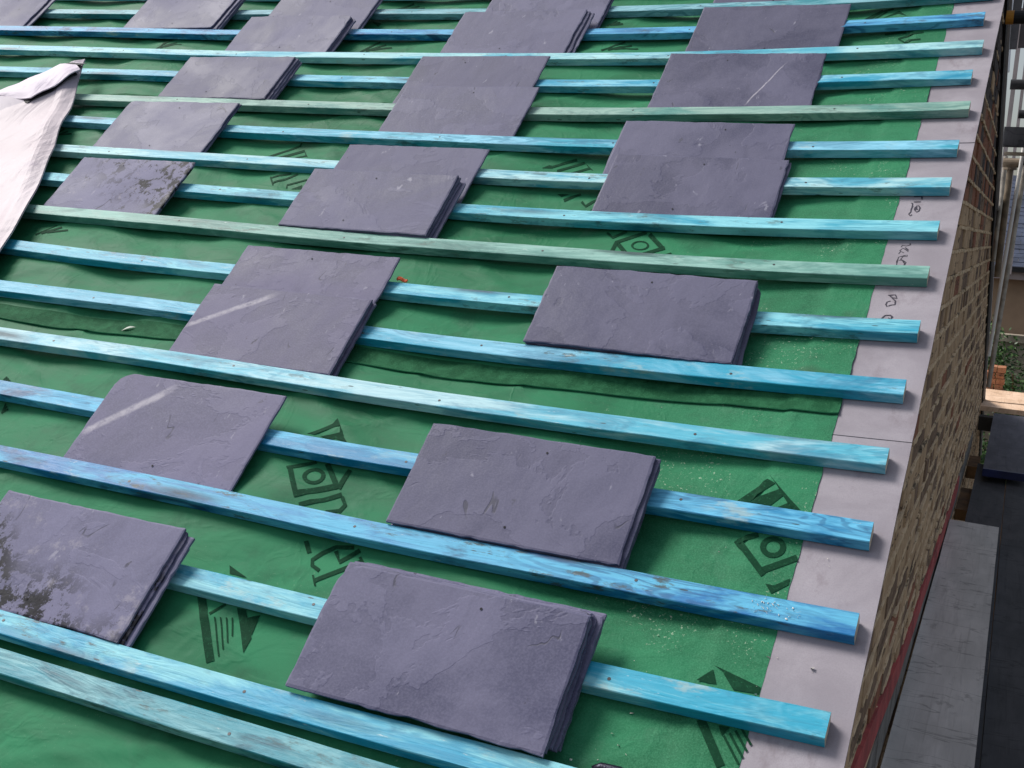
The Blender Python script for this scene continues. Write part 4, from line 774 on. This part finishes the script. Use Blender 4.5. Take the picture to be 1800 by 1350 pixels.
plank('scaffold_board', .208, .315, -2.6, 3.1, -2.32, -2.275, M_dplank, 'narrow black board right of the grey scaffold board', group=GB)
b3 = plank('scaffold_board', .075, .31, 2.76, 5.08, -2.238, -2.2, M_bplank, 'blue-grey board with navy painted end in the shade', group=GB)
nb = MB(); nb.box(.074, .311, 2.735, 2.759, -2.241, -2.197); nb.build('painted_end', M_navy, b3)
plank('scaffold_board', -.05, .62, 5.40, 5.72, -2.238, -2.2, M_oplank, 'cross board coloured sunlit orange, the nearer of the bright pair', group=GB)
plank('scaffold_board', -.05, .62, 5.78, 6.55, -2.238, -2.2, M_oplank, 'wide cross board coloured sunlit orange, the farther of the bright pair', group=GB)
plank('timber_block', -.032, .03, 2.3, 2.9, -2.42, -2.36, M_timber, 'brown timber packer low between wall and dark board, the nearer one', 'timber block')
plank('timber_block', -.03, .04, 3.5, 3.9, -2.42, -2.34, M_timber, 'brown timber packer low between wall and blue-grey board, the farther one', 'timber block')
plank('timber_ledger', -.03, .6, 5.15, 5.27, -2.36, -2.25, M_deck, 'dark cross timber in front of the bright boards', 'timber')
def tubeobj(name, pts, r, mat, label, cat='scaffold tube', group='steel scaffold tubes', n=14, extra=None):
    base = Vector(pts[0]); t = empty(name, base) if extra else None
    b = MB(); b.tube(pts, r, n)
    if extra:
        b.build('tube', mat, t, smooth=False)
        for (nm, p2, r2, m2) in extra:
            e = MB(); e.tube(p2, r2, n); e.build(nm, m2, t)
        tag(t, label, cat, group); return t
    o = b.build(name, mat, base=base); tag(o, label, cat, group); return o
tubeobj('scaffold_tube', [(.012, .5, -.055), (1.6, .5, -.06)], .0242, M_bsteel, 'black horizontal tube with an orange end cap beside the verge', extra=[('end_cap', [(-.014, .5, -.055), (.0125, .5, -.055)], .0252, M_orange)])
tubeobj('scaffold_tube', [(-.01, 1.9, -.125), (1.6, 1.9, -.13)], .0242, M_bsteel, 'second black horizontal tube down, plain ended')
tubeobj('scaffold_tube', [(.022, 3.0, -.155), (1.6, 3.0, -.16)], .0242, M_bsteel, 'shortest-looking third black horizontal tube down')
plank('toe_board', -.016, 1.5, 2.0, 2.04, -.415, -.318, M_dplank, 'dark toe board lying across the scaffold under the tubes', 'toe board')
plank('toe_board', -.005, 1.5, 2.06, 2.10, -.452, -.436, plain('tan_edge', (.5, .42, .33), .6), 'thin tan batten edge under the dark toe board', 'toe board')
tubeobj('scaffold_tube', [(-.01, 2.3, -.475), (1.5, 2.3, -.475)], .024, M_brown_steel, 'brown horizontal ledger tube carrying two couplers')
tubeobj('scaffold_tube', [(-.008, 2.62, -.42), (-.004, 2.62, -1.0)], .012, M_steel, 'thin tan upright tube against the gable edge')
tubeobj('scaffold_tube', [(.024, 2.5, -.44), (.026, 2.5, -1.08)], .0165, M_brown_steel, 'brownish upright tube with a coupler at its top', extra=[('coupler', [(.024, 2.5, -.50), (.024, 2.5, -.44)], .034, M_brown_steel), ('coupler_bolt', [(.0, 2.47, -.47), (.05, 2.46, -.47)], .008, M_steel)])
tubeobj('scaffold_tube', [(.102, 2.25, -.42), (.0565, 2.25, -1.66)], .012, M_steel, 'grey tube added as the shaded side of the white brace, with dark coupler', extra=[('coupler', [(.099, 2.25, -.49), (.101, 2.25, -.43)], .03, M_bsteel)])  # grey tube models the shaded side of the white brace pole
tubeobj('brace_tube', [(.083, 2.2, -.36), (.040, 2.2, -1.49)], .0095, plain('white_tube_lit_side', (.85, .82, .78), .3, .05), 'slim white tube modelling the lit side of the leaning brace', 'brace tube')  # white tube models the lit side of the same pole
tubeobj('scaffold_tube', [(-.083, 2.7, .55), (-.052, 2.62, .03)], .010, plain('white_pole', (.8, .8, .84), .35, .05), 'slim white pole behind the verge at the top edge')
plank('hanging_board', -.028, .008, 1.5, 1.53, -.015, .9, M_dplank, 'upright dark board at the top right corner', 'board')
plank('hanging_board', .012, .3, 1.56, 1.59, -.0, .9, plain('brown_grey_sheet', (.09, .08, .085), .7), 'upright brown-grey sheet right of the dark upright board', 'board')
# pale cladding strips of the structure seen between the tubes
for i, (x0, x1, lab) in enumerate(((-.062, -.035, 'leftmost'), (-.002, .018, 'middle'), (.062, .082, 'rightmost'))):
    plank('sheeting_pole', x0, x1, 4.0, 4.03, -1.1, .62, plain('pale_pinkish_pole', (.42, .36, .35), .6, .15), '%s of the pale upright strips between the black tubes' % lab, 'upright strip', 'pale upright strips')
# ----------------------------------------------------------------- neighbouring house
nh = tag(empty('neighbour_house', (2, 12.5, -5.2)), 'neighbouring house with dark blue tiled roof behind the scaffold', 'house')
tr = MB(); z0, z1 = -1.22, .03
for r in range(22):
    a0 = r/22; a1 = (r+1)/22
    for c_ in range(34):
        x = -1.4+c_*.155+(r % 2)*.077
        zz0 = z0+(z1-z0)*a0; zz1 = z0+(z1-z0)*a1+.012; y0 = 12+a0*1.6; y1 = 12+a1*1.6+.02
        h = random.uniform(0, .006)
        tr.box(x, x+.150, 0, math.hypot(zz1-zz0, y1-y0), 0, .014+h, M=Matrix.Translation((0, y0, zz0))@Matrix.Rotation(math.atan2(zz1-zz0, y1-y0)-.02, 4, 'X'))
tr.build('roof', plain('blue_slate_tiles', (.05, .062, .10), .5, .35, 4), nh)
wl = MB(); wl.box(-1.3, 5, 12.15, 16, -5.2, -1.36); wl.build('wall', plain('tan_render', (.34, .23, .15), .85, .2, 2), nh)
fa = MB(); fa.box(-1.4, 5, 11.93, 12.03, -1.38, -1.25); fa.build('fascia', plain('grey_pink_fascia', (.33, .27, .26), .6, .15), nh)
gt = MB(); gt.box(-1.4, 5, 11.85, 11.93, -1.28, -1.215); gt.build('gutter', M_black, nh)
fw = MB(); fw.box(-1.5, 4, 9.2, 9.3, -5.2, -1.98); fw.box(-1.5, 4, 9.16, 9.34, -1.98, -1.90)
tag(fw.build('garden_wall', plain('tan_rendered_wall', (.30, .25, .19), .8, .3), base=Vector((1, 9.25, -5.2))), 'low pale garden wall in front of the neighbouring house', 'wall')  # mottled tan render, one tone over the whole wall
# shrub: stem + many small leaves in clumps
sh = tag(empty('shrub', (.25, 8.3, -5.2)), 'dark green leafy shrub growing below the neighbouring house', 'shrub')
st = MB(); st.tube([(.25, 8.3, -5.2), (.27, 8.3, -3.6), (.2, 8.25, -2.4)], [.06, .045, .02], 8)
for i in range(7):
    a = i*.9; st.tube([(.25, 8.3, -3.6+i*.15), (.25+.35*math.cos(a), 8.3+.35*math.sin(a), -2.6+i*.08)], [.02, .006], 6)
st.build('stem', M_timber, sh)
rs = random.Random(5); lf = [MB(), MB()]
clumps = [(Vector((rs.uniform(-.5, 1.0), rs.uniform(7.8, 8.9), rs.uniform(-3.3, -1.78))), rs.uniform(.12, .24)) for _ in range(60)]
for c_, r in clumps:
    for i in range(150):
        d = Vector((rs.gauss(0, 1), rs.gauss(0, 1), rs.gauss(0, 1))).normalized()*r*rs.uniform(.5, 1)
        p = c_+d; u = Vector((rs.gauss(0, 1), rs.gauss(0, 1), rs.gauss(0, .6))).normalized(); v_ = u.cross(Vector((rs.gauss(0, 1), rs.gauss(0, 1), rs.gauss(0, 1)))).normalized()
        l_ = rs.uniform(.018, .034)
        lf[rs.random() < .4].add([p-u*l_, p+v_*l_*.45, p+u*l_, p-v_*l_*.45], [(0, 1, 2, 3)])
lf[0].build('foliage', plain('dark_leaves', (.035, .085, .022), .45, .4, 9), sh); lf[1].build('foliage', plain('light_leaves', (.09, .17, .05), .45, .4, 9), sh)
# brick pier beyond the boards
pier = MB()
for r in range(5):
    for c_ in range(2):
        pier.box(-.03+c_*.075-(r % 2)*.01, .04+c_*.075-(r % 2)*.01, 6.6, 6.8, -2.2+r*.052-.06, -2.2+r*.052-.012, j=.002)
tag(pier.build('brick_stack', brick_mat('orange_brick', (.30, .12, .06), (.42, .19, .10)), base=Vector((.03, 6.7, -2.26))), 'small stack of orange bricks beyond the bright boards', 'bricks')
S.render.engine = 'CYCLES'
